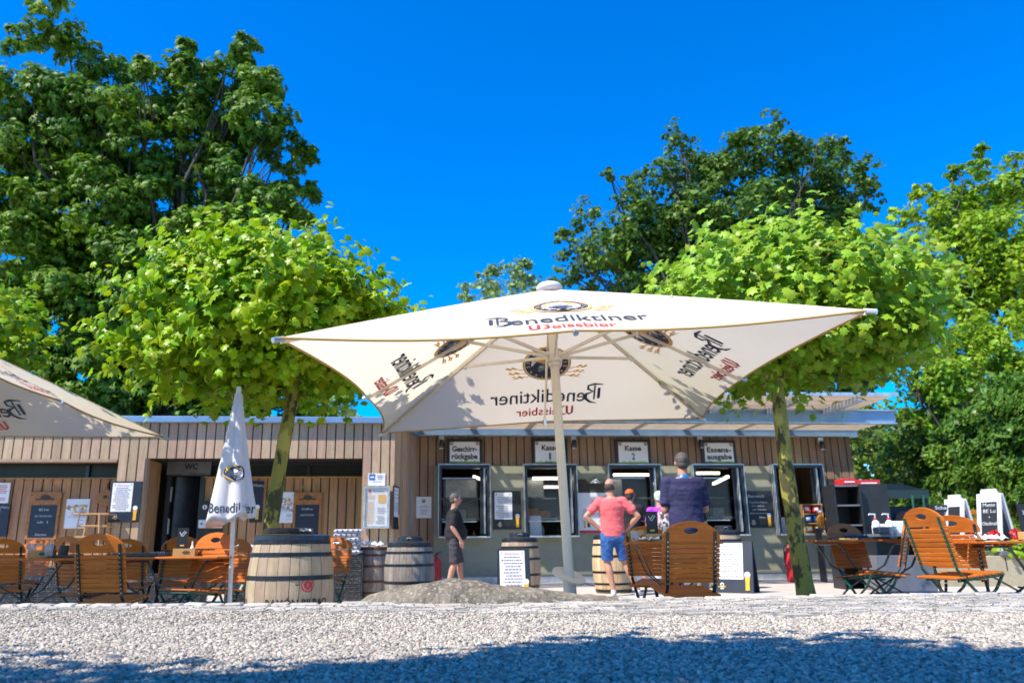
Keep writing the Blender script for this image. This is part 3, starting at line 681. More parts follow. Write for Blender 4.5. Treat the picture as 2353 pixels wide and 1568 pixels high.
# ================================================================== PARASOLS
def parasol_parts(root, NL, NR, FR, FL, apex, foot):
    """corners in local coordinates"""
    C = [Vector(c) for c in (NL, NR, FR, FL)]; A = Vector(apex); cen = sum(C, Vector())/4; foot = Vector(foot)
    ax = (A-foot).normalized()
    def rim(i, s):
        a, b = C[i], C[(i+1) % 4]; m = (a+b)/2; m2 = m+(cen-m)*.105+Vector((0, 0, .015))
        t = (s+1)/2
        L = a*(1-t)+b*t; bow = 1-s*s
        p = L+(m2-m)*bow
        p += (cen-p)*(.022*math.sin(PI*abs(s)))      # scallop between rib tips
        return p
    def surf(i, s, t, off=0.0):
        def f(s, t):
            P = A+(rim(i, s)-A)*t
            P = P+Vector((0, 0, .012*math.sin(PI*t)*(1-.35*(1-abs(s))) - .02*t*math.sin(PI*abs(s))))
            return P
        P = f(s, t)
        if off:
            e = .01; n = (f(s+e, t)-f(s-e, t)).cross(f(s, min(1, t+e))-f(s, max(.02, t-e)))
            if n.length > 0: n.normalize()
            if n.z < 0: n = -n
            P = P+n*off
        return P
    cv = MB(); V = []; F = []; ns, ntt = 24, 14
    for i in range(4):
        b = len(V)
        for k in range(ntt+1):
            for j in range(ns+1): V.append(surf(i, -1+2*j/ns, .035+.965*k/ntt))
        for k in range(ntt):
            for j in range(ns):
                q = b+k*(ns+1)+j; F.append((q, q+1, q+ns+2, q+ns+1))
    cv.add(V, F, m_fabric); cano = cv.build('canopy', root, True)
    hm = MB()
    for i in range(4): hm.tube([surf(i, -1+2*j/ns, 1.0) for j in range(ns+1)], .009, m_hem, 5)
    hm.build('hem', cano)
    pr = Flat(); emblem(pr, 0, .98, .26, L=0); wordmark(pr, 0, .35, 1.24, .235, 0)
    mbp = MB()
    for i in range(4):
        w0 = (C[i]-C[(i+1) % 4]).length/2; ml = (rim(i, 0)-A).length; mbp = MB()
        for sg in (1, -1):
            def fn(x, y, l, i=i, sg=sg):
                t = max(.05, 1-y/ml); s = x/(w0*t)
                return surf(i, s, t, sg*(.006+.0012*l))
            pr.put(mbp, fn)
        mbp.build('print', cano)
    rib_ends = []
    for i in range(4):
        for s, th in ((-1, .034), (0, .026)):
            rb = MB(); P = [surf(i, s, t, -.03) for t in (.04, .3, .6, .85, .99)]
            for a, b in zip(P, P[1:]): rb.bar(a, b, th*.8, th, m_pole)
            e = surf(i, s, 1.0, -.012); d = (e-P[-2]).normalized(); rb.tube([e-d*.05, e+d*.035], .02, m_galv, 8)
            rb.build('rib', root); rib_ends.append(surf(i, s, .47, -.05))
    runner = foot+ax*((A-foot).length-.66)
    for e in rib_ends:
        st = MB(); d = (e-runner); d2 = Vector((d.x, d.y, 0)).normalized(); a = runner+d2*.05; st.bar(a, e, .02, .028, m_pole); st.tube([e-Vector((0, 0, .03)), e+Vector((0, 0, .03))], .018, m_galv, 6); st.build('strut', root)
    hb = MB(); q = runner; hb.tube([q-ax*.09, q-ax*.05, q-ax*.05, q+ax*.04], [.056, .056, .075, .075], m_pole, 16); hb.build('runner', root)
    pl = MB(); pl.tube([foot, foot+ax*.5*1, A-ax*.03], [.041, .041, .039], m_pole, 20)
    for k in range(6):
        a = 2*PI*k/6; o = Vector((math.cos(a), math.sin(a), 0))*.040; pl.tube([foot+o, A-ax*.05+o*.9], .005, m_pole, 4)
    pl.build('pole', root)
    bs = MB(); bs.tube([foot-ax*.02, foot+ax*.46], .056, m_pole, 20); bs.box(foot+Vector((0, 0, .03)), (.9, .9, .06), m_greym); bs.build('base', root)
    dk = MB(); c = foot+ax*.47; dx = Vector((.97, .12, -.27)).normalized(); nn = Vector((.30, -.34, .89)).normalized()
    dk.tube([c-nn*.010, c+nn*.010], .15, m_pole, 28); dk.build('base_plate', root)
    cp = MB(); cp.lathe([(0, .07), (.05, .068), (.10, .05), (.125, .02), (.125, -.01), (.10, -.03)], m_fabricw, 20, A+Vector((0, 0, .0))); cp.build('cap', root, True)
    # pull cord
    cp = MB(); a = runner+Vector((-.075, -.06, 0)); cp.tube([a, a+Vector((-.03, -.03, -.5)), a+Vector((-.035, -.035, -.62))], .008, m_pole, 6); cp.tube([a+Vector((-.035, -.035, -.66)), a+Vector((-.035, -.035, -.60))], .014, m_galv, 6); cp.build('pull_handle', root)
NL, NR, FR, FL = atY(637, 776, 5.0), atY(2003, 712, 5.1), atY(1615, 960, 9.1), atY(875, 995, 9.0)
APX = atY(1262, 664, 7.05); FT = atY(1313, 1372, 7.05); FT = np.array([FT[0], FT[1], 0.0])
um = thing('parasol', 'large open square cream parasol on a leaning pole in the middle of the terrace', 'parasol', (FT[0], FT[1], 0), 0, 'open cream parasols')
o0 = np.array([FT[0], FT[1], 0]); parasol_parts(um, NL-o0, NR-o0, FR-o0, FL-o0, APX-o0, FT-o0)
u2 = dup(um, (FT[0]-6.33, FT[1]-.1, -.13), 0, 'open cream parasol cut off by the left edge of the photo', 'open cream parasols'); u2.rotation_euler = (0, rad(1.6), 0)

# closed parasol
CPY = 7.5
pb = atY(529, 1391, CPY); pt = atY(548, 900, CPY); zb = atY(533, 1197, CPY)[2]
cpz = gz(pb[0]); root = thing('closed_parasol', 'slim closed white parasol with dark print beside the wooden chairs', 'parasol', (pb[0], CPY, cpz))
dx_ = pt[0]-pb[0]; H_ = pt[2]-cpz; zl = zb-cpz
mb = MB(); mb.tube([(0, 0, 0), (dx_, 0, H_)], .02, m_whitepole, 12); mb.tube([(dx_*.99, 0, H_-.02), (dx_, 0, H_+.05)], [.028, .022], m_whitepole, 10); mb.build('pole', root)
V = []; F = []; n, k = 64, 22
def fold(a, t):
    r = .035+.185*t**1.15; w = abs(math.sin(a*2.5+.6)); w2 = math.sin(a*5+1.7*t)
    return r*(.62+.38*w**.8+.05*w2*t)
for j in range(k+1):
    t = j/k; z = H_-.02-(H_-zl)*t
    for i in range(n):
        a = 2*PI*i/n; r = fold(a, t); zz = z+(.06*math.sin(a*2.5+.4)**2+.03*math.sin(a)+.05*math.cos(a+.5))*t**6
        V.append((dx_*(zz/H_)+r*math.cos(a)*1.15-.03*t, r*math.sin(a), zz))
for j in range(k):
    for i in range(n): F.append((j*n+i, j*n+(i+1) % n, (j+1)*n+(i+1) % n, (j+1)*n+i))
b0 = len(V)
for i in range(n):
    q = V[k*n+i]; V.append((dx_*(q[2]/H_)+(q[0]-dx_*(q[2]/H_))*.3, q[1]*.3, q[2]+.05))
for i in range(n): F.append((k*n+i, k*n+(i+1) % n, b0+(i+1) % n, b0+i))
cnp = new_mesh_obj('folded_canopy', V, F, [m_fabricw], root, smooth=True)
fl = Flat(); emblem(fl, 0, .42, .08, True); fl2 = Flat(); fl2.text('Benediktiner', .02, .055, .09, .36, m_p_navy, .01)
def fn(x, y, l):
    z = zl+y+.02; t = (H_-.02-z)/(H_-zl); a = -PI/2+.35+x/(.17*max(t, .3)); r = fold(a, t)+.0015*l+.004
    return (dx_*(z/H_)+r*math.cos(a)*1.15-.03*t, r*math.sin(a), z)
mb = MB(); fl.put(mb, fn); mb.build('emblem', cnp); mb = MB(); fl2.put(mb, fn); mb.build('lettering', cnp)

# ================================================================== CHAIRS AND TABLES
def make_chair(label, group, wood, metal):
    """the sitter looks along +Y"""
    root = thing('folding_chair', label, 'chair', (0, 0, 0), 0, group)
    bx, by, bz = 0, -.20, .47; tilt = rad(14)
    T = Matrix.Translation((bx, by, bz)) @ Matrix.Rotation(tilt, 4, 'X')
    tb = MB(); tb.T = T                       # arched top board with an oval grip hole
    n = 40; hw, z0 = .225, .315; cz = z0+.075
    out = []; inn = []
    for i in range(n):
        a = 2*PI*i/n; ca, sa = math.cos(a), math.sin(a)
        inn.append((.058*ca, cz+.025*sa+.006))
        # outer outline: flat below, arch above
        lo = 0
        best = None
        for t in np.linspace(.02, .32, 121):
            x, z = t*ca, cz+t*sa
            lim = z0+.02+.135*math.sqrt(max(0, 1-(x/hw)**2))**1.0 if abs(x) < hw else -1
            if z < z0 or z > lim or abs(x) > hw: break
            best = (x, z)
        out.append(best or (ca*.02, cz+sa*.02))
    V = []
    for y in (-.009, .009): V += [(x, y, z) for x, z in out]+[(x, y, z) for x, z in inn]
    F = []
    for i in range(n):
        j = (i+1) % n
        F += [(i, j, n+j, n+i), (2*n+j, 2*n+i, 3*n+i, 3*n+j), (j, i, 2*n+i, 2*n+j), (n+i, n+j, 3*n+j, 3*n+i)]
    tb.add(V, F, wood); tb.build('top_board', root)
    sl = MB(); sl.T = T
    for k in range(8): sl.box((0, 0, .018+k*.0375), (.45, .016, .034), wood, None, .004)
    sl.build('backrest', root)
    for s in (-1, 1):
        rl = MB(); rl.T = T; x = s*.185
        rl.box((x, -.014, .18), (.022, .008, .42), metal)
        for k in range(10): rl.tube([(x, -.018, .0+.035*k), (x, -.0215, .0+.035*k)], .006, m_bolt, 6)
        rl.T = Matrix.Identity(4)
        a = T @ Vector((x, -.014, -.02)); pts = [a, Vector((x, -.14, .36)), Vector((x, .02, .18)), Vector((x, .21, 0))]
        for p, q in zip(pts, pts[1:]): rl.bar(p, q, .01, .026, metal, (1, 0, 0))
        rl.build('back_leg', root)
        lg = MB(); x2 = s*.165; pts = [Vector((x2, .2, .415)), Vector((x2, .12, .30)), Vector((x2, -.05, .17)), Vector((x2, -.26, 0))]
        for p, q in zip(pts, pts[1:]): lg.bar(p, q, .01, .024, metal, (1, 0, 0))
        lg.box((x2, .0, .385), (.012, .40, .022), metal, Matrix.Rotation(rad(6), 3, 'X')); lg.build('leg', root)
    for y, z, x in ((.17, .035, .185), (-.2, .05, .165), (-.135, .37, .185), (.2, .40, .165)): cr = MB(); cr.tube([(-x, y, z), (x, y, z)], .007, metal, 6); cr.build('stretcher', root)
    st = MB(); R = Matrix.Rotation(rad(6), 3, 'X')
    for k in range(8): st.box(R @ Vector((0, -.19+k*.055, .405)), (.42, .042, .017), wood, R, .004)
    st.build('seat', root)
    return root
GC = 'slatted wooden folding chairs on the terrace'
cA = make_chair('slatted wooden chair seen from behind in front of the tall man', GC, m_chairw, m_dgreen)
def chair(u, v, Y, deg, label, first=False, src=None):
    """u, v: where the top of the back appears; deg: 0 looks away from the camera, positive turns to the left"""
    a = rad(deg); off = Matrix.Rotation(a, 3, 'Z') @ Vector((0, -.31, .0)); p = atY(u, v, Y)
    z = gz(p[0]); s = (src or cA) if first else dup(src or cA, (0, 0, 0), 0, label, GC)
    s.location = (p[0]-off.x, p[1]-off.y, max(z-.03, min(z+.03, p[2]-.925))); s.rotation_euler = (0, 0, a); return s
chair(1587, 1198, 6.12, 4, '', True)
cB = make_chair('bright orange slatted chair with green legs turned towards the right table', GC, m_chairw, m_green)
chair(2117, 1178, 6.75, -80, '', True, cB)
chair(1482, 1208, 7.6, -28, 'slatted wooden chair behind the small middle table with its napkins')
chair(228, 1225, 6.45, -9, 'nearest slatted wooden chair on the left, seen squarely from behind')
chair(8, 1237, 8.6, 10, 'slatted wooden chair cut off by the left edge of the photo')
chair(92, 1238, 10.6, 172, 'pale orange sunlit chair facing us below the hanging chalkboard')
chair(153, 1231, 7.7, -28, 'turned slatted chair half hidden behind the nearest left chair')
chair(291, 1237, 9.2, 6, 'slatted chair in shade with a bright grip hole, in front of the wooden pillar')
chair(421, 1231, 9.4, 32, 'slatted chair turned sideways in front of the dark WC door')
chair(500, 1222, 7.7, 158, 'big orange chair facing us to the left of the closed parasol', src=cB)
chair(541, 1236, 8.8, 165, 'orange chair mostly hidden behind the closed parasol pole', src=cB)
chair(775, 1233, 10.6, 168, 'orange chair standing to the right of the large front barrel', src=cB)
chair(1933, 1202, 8.6, 197, 'orange chair with green legs at the far table near the grey cart', src=cB)
chair(2084, 1192, 8.1, 55, 'dark shaded chair standing against the grey cart')
chair(2178, 1183, 7.15, -38, 'dark shaded chair just behind the bright orange chair')

cB.scale = (1.07, 1.07, 1.05)
def make_table(label, L, W_, group='folding wooden tables on the terrace'):
    root = thing('folding_table', label, 'table', (0, 0, 0), 0, group)
    tp = MB(); n = int(W_/.075)
    for k in range(n): tp.box((0, -W_/2+W_*(k+.5)/n, .735), (L, W_/n-.012, .02), m_chairw, None, .004)
    for x in (-L*.36, L*.36): tp.box((x, 0, .717), (.04, W_*.94, .016), m_chairw)
    tp.build('tabletop', root)
    for s in (-1, 1):
        for q in (-1, 1):
            lg = MB(); y = q*W_*.38
            pts = [Vector((s*L*.38, y, .71)), Vector((s*L*.26, y, .48)), Vector((-s*L*.12, y, .24)), Vector((-s*L*.34, y, 0))]
            for p, r_ in zip(pts, pts[1:]): lg.bar(p, r_, .01, .028, m_dgreen, (0, 1, 0))
            lg.build('leg', root)
    for x, z in ((-.32, .03), (.32, .03), (-.38, .7), (.38, .7), (0, .35)):
        cr = MB(); cr.tube([(x*L, -W_*.38, z), (x*L, W_*.38, z)], .008, m_dgreen, 6); cr.build('stretcher', root)
    return root
tA = make_table('small wooden slatted table with glass and napkins behind the middle chairs', .78, .6)
tB = make_table('', 1.15, .66)
def table(u, Y, deg, label=None, dz=0.0):
    p = atY(u, 1270, Y); t = tA if label is None else (tB if tB['label'] == '' else dup(tB, (0, 0, 0), 0, label))
    if label: t['label'] = label
    t.location = (p[0], Y, gz(p[0])+dz); t.rotation_euler = (0, 0, rad(deg)); return t
tm = table(1542, 6.95, -6)
t1 = table(60, 7.35, 4, 'long wooden table at the far left with glasses and a tray')
t2 = table(405, 7.6, -8, 'wooden table holding a condiment box in front of the WC entrance')
t3 = table(1995, 8.5, 3, 'wooden table seen edge-on in front of the grey cart')
t4 = table(2375, 7.0, 6, 'wooden table at the right edge holding a black card sign', -.03)
def on(t, x, y):
    v = Matrix.Rotation(t.rotation_euler.z, 3, 'Z') @ Vector((x, y, 0)); return (t.location.x+v.x, t.location.y+v.y, t.location.z+.7465)

def condiment_box(label, loc, rz, card=True):
    r = thing('condiment_box', label, 'condiment box', loc, rz, 'condiment boxes on the tables')
    mb = MB(); 
    for y in (-.055, .055): mb.box((0, y, .035), (.2, .01, .07), m_potato)
    for x in (-.095, .095): mb.box((x, 0, .035), (.01, .1, .07), m_potato)
    mb.box((0, 0, .006), (.18, .1, .01), m_potato)
    fl = Flat(); fl.disc(.02, 0, .035, .013, m_barkd); fl.put(mb, onwall(0, -.061, .036)); mb.build('tray', r)
    mb = MB(); mb.box((-.04, .02, .15), (.10, .006, .22), m_black); fl = Flat(); fl.stroke([(-.03, .07), (0, .03), (.03, .075)], .008, m_chalk); fl.stroke([(-.02, .035), (.015, .08)], .006, m_chalk); fl.rect(-.02, -.06, .02, -.045, m_gold); fl.put(mb, onwall(-.04, .015, .15))
    if card: mb.build('menu_card', r)
    mb = MB(); mb.lathe([(0, 0), (.018, 0), (.02, .06), (.008, .085), (.008, .12), (0, .12)], m_paper, 12, (.06, -.005, .015)); mb.build('bottle', r)
    return r
condiment_box('wooden box with black menu card on the middle table', on(tm, -.1, .05), 0)
condiment_box('wooden box with menu card and salt bottle on the table by the WC entrance', on(t2, .08, .02), .1)
r = condiment_box('wooden box with bottle on the far left table', on(t1, .1, .1), .2, False)
def glass_(loc, label, h=.09, m=m_clear):
    o = MB(); o.lathe([(0, .004), (.033, .004), (.038, h), (.034, h), (.03, .01), (0, .01)], m, 16); ob = o.build('glass', None, True); ob.location = loc; tag(ob, label, 'glass', 'drinking glasses on the tables'); return ob
glass_(on(tm, -.31, -.1), 'low clear glass at the left end of the middle table')
glass_(on(t1, .22, -.05), 'clear glass beside the dark tray on the far left table', .12)
glass_(on(t1, .0, .1), 'clear glass standing alone at the left on the far left table', .13)
glass_(on(t3, .3, 0), 'clear glass on the edge-on table by the grey cart', .13)
def napkin(loc, label, s=1.0, seed=0, m=m_paper):
    r = random.Random(seed); V = []; F = []; n = 8
    for i in range(n+1):
        for j in range(n+1):
            V.append(((i/n-.5)*.16*s, (j/n-.5)*.12*s, .006+abs(.035*s*math.sin(i*1.3+seed)*math.cos(j*.9+seed))+r.uniform(0, .008)))
    for i in range(n):
        for j in range(n): F.append((i*(n+1)+j, (i+1)*(n+1)+j, (i+1)*(n+1)+j+1, i*(n+1)+j+1))
    o = new_mesh_obj('napkin', V, F, [m]); o.location = loc; tag(o, label, 'napkin', 'crumpled napkins on the tables'); return o
napkin(on(tm, -.2, -.02), 'crumpled white napkin on the middle table', 1.2, 1)
napkin(on(tm, -.24, .14), 'crumpled brown paper bag behind the napkin on the middle table', 1.3, 2, m_potato).scale = (1, 1, 2.2)
napkin(on(t2, -.24, .1), 'crumpled napkin near the tray on the table by the WC entrance', 1, 3)
napkin(on(t3, -.1, .05), 'blue cloth lying on the edge-on table by the grey cart', 1.4, 4, m_towelb)
napkin(on(t4, -.4, .0), 'pale blue crumpled cloth on the table at the right edge', 1.5, 5, m_paper)
tr = MB(); tr.box((0, 0, .012), (.42, .3, .02), m_blackp, None, .006); tr.box((0, -.14, .025), (.42, .012, .02), m_blackp); tr.box((0, .14, .025), (.42, .012, .02), m_blackp)
ob = tr.build('serving_tray'); ob.location = on(t2, -.3, -.08); tag(ob, 'black serving tray on the table by the WC entrance', 'tray')
tr = MB(); tr.box((0, 0, .01), (.4, .28, .018), m_blackp, None, .006); tr.lathe([(0, 0), (.04, 0), (.045, .09), (0, .09)], m_blackp, 12, (-.1, 0, .02)); ob = tr.build('serving_tray'); ob.location = on(t1, .38, .1); tag(ob, 'dark tray with a jug on the far left table', 'tray')
# black card sign on the right table
rt = thing('table_sign', 'small black card sign with 3x and a beer glass in a wooden foot', 'table sign', on(t4, -.06, -.1), 0)
mb = MB(); mb.box((0, 0, .04), (.22, .08, .07), m_potato, None, .005); mb.build('foot', rt)
mb = MB(); mb.box((0, 0, .19), (.2, .008, .24), m_black); fl = Flat(); fl.text('3x', -.045, .03, .035, .05, m_chalk); fl.poly([(.02, -.1), (.055, -.1), (.065, .08), (.01, .08)], m_beer); fl.rect(.01, .07, .066, .095, m_foam, 2); fl.disc(-.04, -.06, .022, .016, m_gold); fl.rect(-.065, -.1, -.015, -.09, m_chalk); fl.put(mb, onwall(0, -.005, .19)); mb.build('card', rt)

# ================================================================== BARRELS
def barrel(name, label, loc, R, H, stave, hoops=m_hoop, lid=True, lidtop=True, text=False, bulge=1.17, rz=0.0, nh=6):
    root = thing(name, label, 'barrel', loc, rz, 'old wine barrels on the terrace')
    def rr(z): t = (z/H-.5)*2; return R*(1-(1-1/bulge)*t*t)
    mb = MB(); n = 22; r = random.Random(hash(label) % 1000 if False else len(label))
    ang = [0]; 
    for i in range(n): ang.append(ang[-1]+r.uniform(.8, 1.25))
    ang = [a*2*PI/ang[-1] for a in ang]
    zs = [H*k/10 for k in range(11)]
    for i in range(n):
        a0, a1 = ang[i]+.006, ang[i+1]-.006; rj = r.uniform(-.0015, .0015); V = []; F = []; q = 3
        for z in zs:
            for k in range(q+1): a = a0+(a1-a0)*k/q; V.append(((rr(z)+rj)*math.cos(a), (rr(z)+rj)*math.sin(a), z))
            for k in range(q+1): a = a0+(a1-a0)*k/q; V.append(((rr(z)-.02)*math.cos(a), (rr(z)-.02)*math.sin(a), z))
        w = 2*(q+1)
        for j in range(10):
            for k in range(q): F.append((j*w+k, j*w+k+1, (j+1)*w+k+1, (j+1)*w+k))
            F.append((j*w, (j+1)*w, (j+1)*w+q+1, j*w+q+1)); F.append((j*w+q, j*w+w-1, (j+1)*w+w-1, (j+1)*w+q))
        mb.add(V, F, stave)
    mb.lathe([(rr(0)-.021, .03), (rr(0)-.021, .03), (0, .03)], stave, 20); mb.lathe([(rr(H)-.021, H-.03), (0, H-.03)], stave, 20)
    mb.lathe([(rr(z)-.018, z) for z in zs], m_gap, 22)
    body = mb.build('staves', root)
    if text:
        fl = Flat(); fl.text('RAMÓN BILBAO', .03, .0, .05, .52, m_ink, .02); fl.text('BILBAO', -.56, .0, .05, .20, m_ink, .02); fl.ring(.10, .155, .046, .055, m_red_ink); fl.disc(.10, .155, .03, .036, m_red_ink); fl.text('R', .10, .14, .03, .022, m_stave, .02, 3); fl.rect(.0, .153, .035, .161, m_ink)
        mt = MB(); fl.put(mt, lambda x, y, l: ((rr(H*.40+y)+.002*l+.001)*math.cos(-PI/2+(x+.12)/R), (rr(H*.40+y)+.002*l+.001)*math.sin(-PI/2+(x+.12)/R), H*.40+y)); mt.build('stencilled_mark', body)
    for zf, wd_ in ((.035, .045), (.155, .032), (.36, .034), (.64, .034), (.845, .032), (.965, .045)):
        hp = MB(); z0, z1 = zf*H-wd_/2, zf*H+wd_/2; z0 = max(.002, z0); z1 = min(H-.002, z1)
        hp.lathe([(rr(z0)+.001, z0), (rr(z0)+.0045, z0), (rr(z1)+.0045, z1), (rr(z1)+.001, z1)], hoops, 40); hp.build('hoop', root, False)
    if lid:
        l = MB(); Rt = rr(H)
        l.lathe([(0, H+.028), (Rt*.9, H+.022), (Rt*1.02, H+.012), (Rt*1.035, H-.02), (Rt*1.02, H-.03)], m_blackp, 36)
        if lidtop: l.lathe([(0, H+.10), (Rt*.5, H+.10), (Rt*.57, H+.085), (Rt*.6, H+.03), (Rt*.6, H+.02)], m_blackp, 30); l.tube([(-.03, -Rt*.58, H+.045), (-.03, -Rt*.62, H+.07), (.03, -Rt*.62, H+.07), (.03, -Rt*.58, H+.045)], .006, m_galv, 6)
        l.build('lid', root, False)
    return root
def ground_at(u, v, dz=0):
    p = atG(u, v); return (p[0], p[1], p[2])
def at(u, Y, v=1300):
    p = atY(u, v, Y); return (float(p[0]), Y, gz(p[0]))
barrel('wine_barrel', 'largest front barrel of pale staves with black lid, stencilled lettering and red seal', at(669, 6.72), .352, .87, m_stave, text=True, lidtop=False)
barrel('wine_barrel', 'slim barrel with rusty hoops left of the black-hooped barrel', at(856, 12.6), .27, .80, m_staveo, m_hoopr, False)
barrel('wine_barrel', 'grey weathered barrel with black hoops and a black bin lid', at(941, 11.6), .36, .83, m_staveo)
barrel('wine_barrel', 'barrel with black lid standing behind the left sandwich board', at(1195, 13.0), .325, .86, m_stave)
barrel('wine_barrel', 'yellowish barrel with black hoops beside the man in the pink shirt', at(1407, 12.9), .32, .86, m_stavey)
barrel('wine_barrel', 'barrel hidden behind the right sandwich board, only its top showing', at(1668, 13.6), .30, .92, m_stave)
r_ = MB(); r_.lathe([(0, 0), (.17, 0), (.175, .03), (.16, .035), (.15, .015), (0, .015)], m_blackp, 28); ob = r_.build('round_tray', None); p = at(665, 6.72); ob.location = (p[0]-.02, p[1], p[2]+.905); tag(ob, 'round black tray lying on the largest front barrel', 'tray')
ob.scale = (1.15, 1.15, 1.2)
napkin((p[0]+.12, p[1]-.12, p[2]+.905), 'crumpled white paper on the lid of the largest front barrel', .8, 9)
napkin((at(856, 12.6)[0], 12.5, at(856, 12.6)[2]+.81), 'pale folded paper lying on the slim rusty barrel', 2.0, 8)

# ================================================================== THINGS ON THE WALLS
def onwallbox(W, u0, v0, u1, v1, dy, th=.02):
    """a flat thing on a facade given by its corners; returns root location, width and height"""
    (xa, za), (xb, zb) = W.hit(u0, (v0+v1)/2, dy), W.hit(u1, (v0+v1)/2, dy)
    zt = W.hit((u0+u1)/2, v0, dy)[1]; zb = W.hit((u0+u1)/2, v1, dy)[1]
    x = (xa+xb)/2; z = (zt+zb)/2; P = W.o+W.ex*x-W.n*dy
    return (P[0], P[1], z), xb-xa, zt-zb
def flat_thing(name, label, cat, W, u0, v0, u1, v1, dy, base, art, th=.02, group=None):
    loc, w, h = onwallbox(W, u0, v0, u1, v1, dy-th/2)
    mb = MB(); mb.box((0, 0, 0), (w, th, h), base, None, .003)
    fl = Flat(); art(fl, w, h); fl.put(mb, onwall(0, -th/2, 0))
    o = mb.build(name); o.location = loc; o.rotation_euler = (0, 0, YAW); tag(o, label, cat, group); return o
def sign_art(a, b=None, n=1.0):
    def f(fl, w, h):
        fl.rect(-w*.415, -h*.39, w*.415, h*.39, m_paper)
        r = random.Random(4); x = -w*.415
        while x < w*.39: fl.poly([(x, -h*.39), (x+w*.03, -h*.39), (x+w*.015, -h*(.39-r.uniform(.04, .09)))], m_green_ink, 2); x += w*.018
        for s in (-1, 1): emblem(fl, s*w*.36, h*.33, w*.052, True, 2)
        if b and len(b) > 2:
            fl.text(a, 0, h*.02, h*.20, w*.70, m_ink, .032); fl.text(b, 0, -h*.26, h*.20, w*.72, m_ink, .032)
        else: fl.text(a, 0, h*.07, h*.19, w*.46, m_ink, .03); fl.text(b, 0, -h*.27, h*.24, w*(.05 if b == '1' else .09), m_ink, .02)
    return f
SG = 'black framed signs above the serving windows'
flat_thing('window_sign', 'framed sign reading Geschirrrückgabe above the leftmost serving window', 'sign', MW, 1026, 1008, 1108, 1068, .02, m_black, sign_art('Geschirr-', 'rückgabe'), .05, SG)
flat_thing('window_sign', 'framed sign reading Kasse 1 partly behind the parasol pole', 'sign', MW, 1222, 1007, 1303, 1069, .02, m_black, sign_art('Kasse', '1'), .05, SG)
flat_thing('window_sign', 'framed sign reading Kasse 2 above the third window', 'sign', MW, 1413, 1009, 1494, 1069, .02, m_black, sign_art('Kasse', '2'), .05, SG)
flat_thing('window_sign', 'framed sign reading Essensausgabe above the fourth window', 'sign', MW, 1611, 1011, 1690, 1068, .02, m_black, sign_art('Essens-', 'ausgabe'), .05, SG)
def beer(fl, x, y, h):
    fl.poly([(x-h*.11, y-h*.5), (x+h*.11, y-h*.5), (x+h*.10, y-h*.1), (x+h*.15, y+h*.28), (x-h*.15, y+h*.28), (x-h*.10, y-h*.1)], m_beer, 3)
    fl.disc(x, y+h*.33, h*.16, h*.15, m_foam, 4, 14)
def crest(fl, x, y, s):
    fl.disc(x, y+s*.3, s*.5, s*.55, m_foam, 2, 14); fl.disc(x, y+s*.25, s*.25, s*.35, m_ink, 3, 12); fl.poly([(x-s*1.1, y-s*.1), (x, y-s*.3), (x+s*1.1, y-s*.1), (x+s, y-s*.35), (x, y-s*.55), (x-s, y-s*.35)], m_gold, 4); fl.rect(x-s*.5, y-s*.85, x+s*.5, y-s*.65, m_foam, 2)
def menu_art(w_, h_, red=True, seed=1, px=0.0, pw=.62, p0=-.24, p1=.46):
    def f(fl, w, h):
        a, b = -w*.44, w*(pw-.44); fl.rect(a, h*p0, b, h*p1, m_paper)
        fl.lines(a+w*.05, h*p0+h*.03, b-w*.05, h*(p1-.10), 12, m_grey_ink, .46, seed=seed)
        if red: fl.text('Wichtige Hinweise', (a+b)/2, h*(p1-.075), h*.03, (b-a)*.62, m_red_ink, .02, 2)
        for x in (a+w*.07, b-w*.07): fl.disc(x, h*(p1-.05), w*.02, w*.024, m_p_grey, 2, 8)
        beer(fl, w*.36, -h*.27, h*.36); crest(fl, -w*.26, -h*.37, w*.09)
    return f
flat_thing('menu_board', 'black menu board with white sheet and beer glass between the first two windows', 'menu board', MW, 1132, 1127, 1197, 1215, .0, m_black, menu_art(0, 0, False, 3), .03)
def chalk_menu(fl, w, h):
    fl.text('Bereich', -.05*w, h*.32, h*.075, w*.55, m_chalk, .0); fl.text('Gegrillte Pfanne', 0, h*.17, h*.045, w*.62, m_chalk); fl.text('Currywurst', -.02*w, h*.07, h*.045, w*.42, m_chalk)
    fl.text('oder Pommes', .02*w, -h*.03, h*.045, w*.5, m_chalk); fl.text('Bitte hier bestellen', .0, -h*.13, h*.045, w*.6, m_chalk); fl.text('Danke', .1*w, -h*.24, h*.045, w*.2, m_chalk)
    beer(fl, w*.33, -h*.28, h*.36); crest(fl, -w*.22, -h*.36, w*.09)
flat_thing('chalkboard', 'black chalkboard with chalk writing and a beer glass between the fourth and fifth windows', 'chalkboard', MW, 1709, 1127, 1775, 1211, .0, m_black, chalk_menu, .03)
def drinks(fl, w, h):
    fl.rect(-w*.48, -h*.43, w*.48, h*.49, m_paper); fl.rect(-w*.5, -h*.5, w*.5, -h*.44, m_red_ink, 2)
    emblem(fl, -w*.02, h*.22, w*.09, True, 3); fl.lines(w*.08, -h*.3, w*.4, h*.42, 12, m_grey_ink, .4, seed=5); fl.lines(-w*.4, -h*.1, -w*.1, h*.1, 4, m_grey_ink, .4, seed=6)
    beer(fl, -w*.32, -h*.25, h*.26); fl.rect(-w*.24, -h*.36, -w*.16, -h*.2, m_barkd, 3)
flat_thing('drinks_poster', 'large white drinks poster with red foot behind the man in pink', 'poster', MW, 1328, 1131, 1404, 1223, .0, m_white, drinks, .03)
o_ = flat_thing('backing_board', 'dark wooden backing board above the white drinks poster', 'panel', MW, 1325, 1100, 1402, 1131, .0, m_barkd, lambda fl, w, h: None, .03)
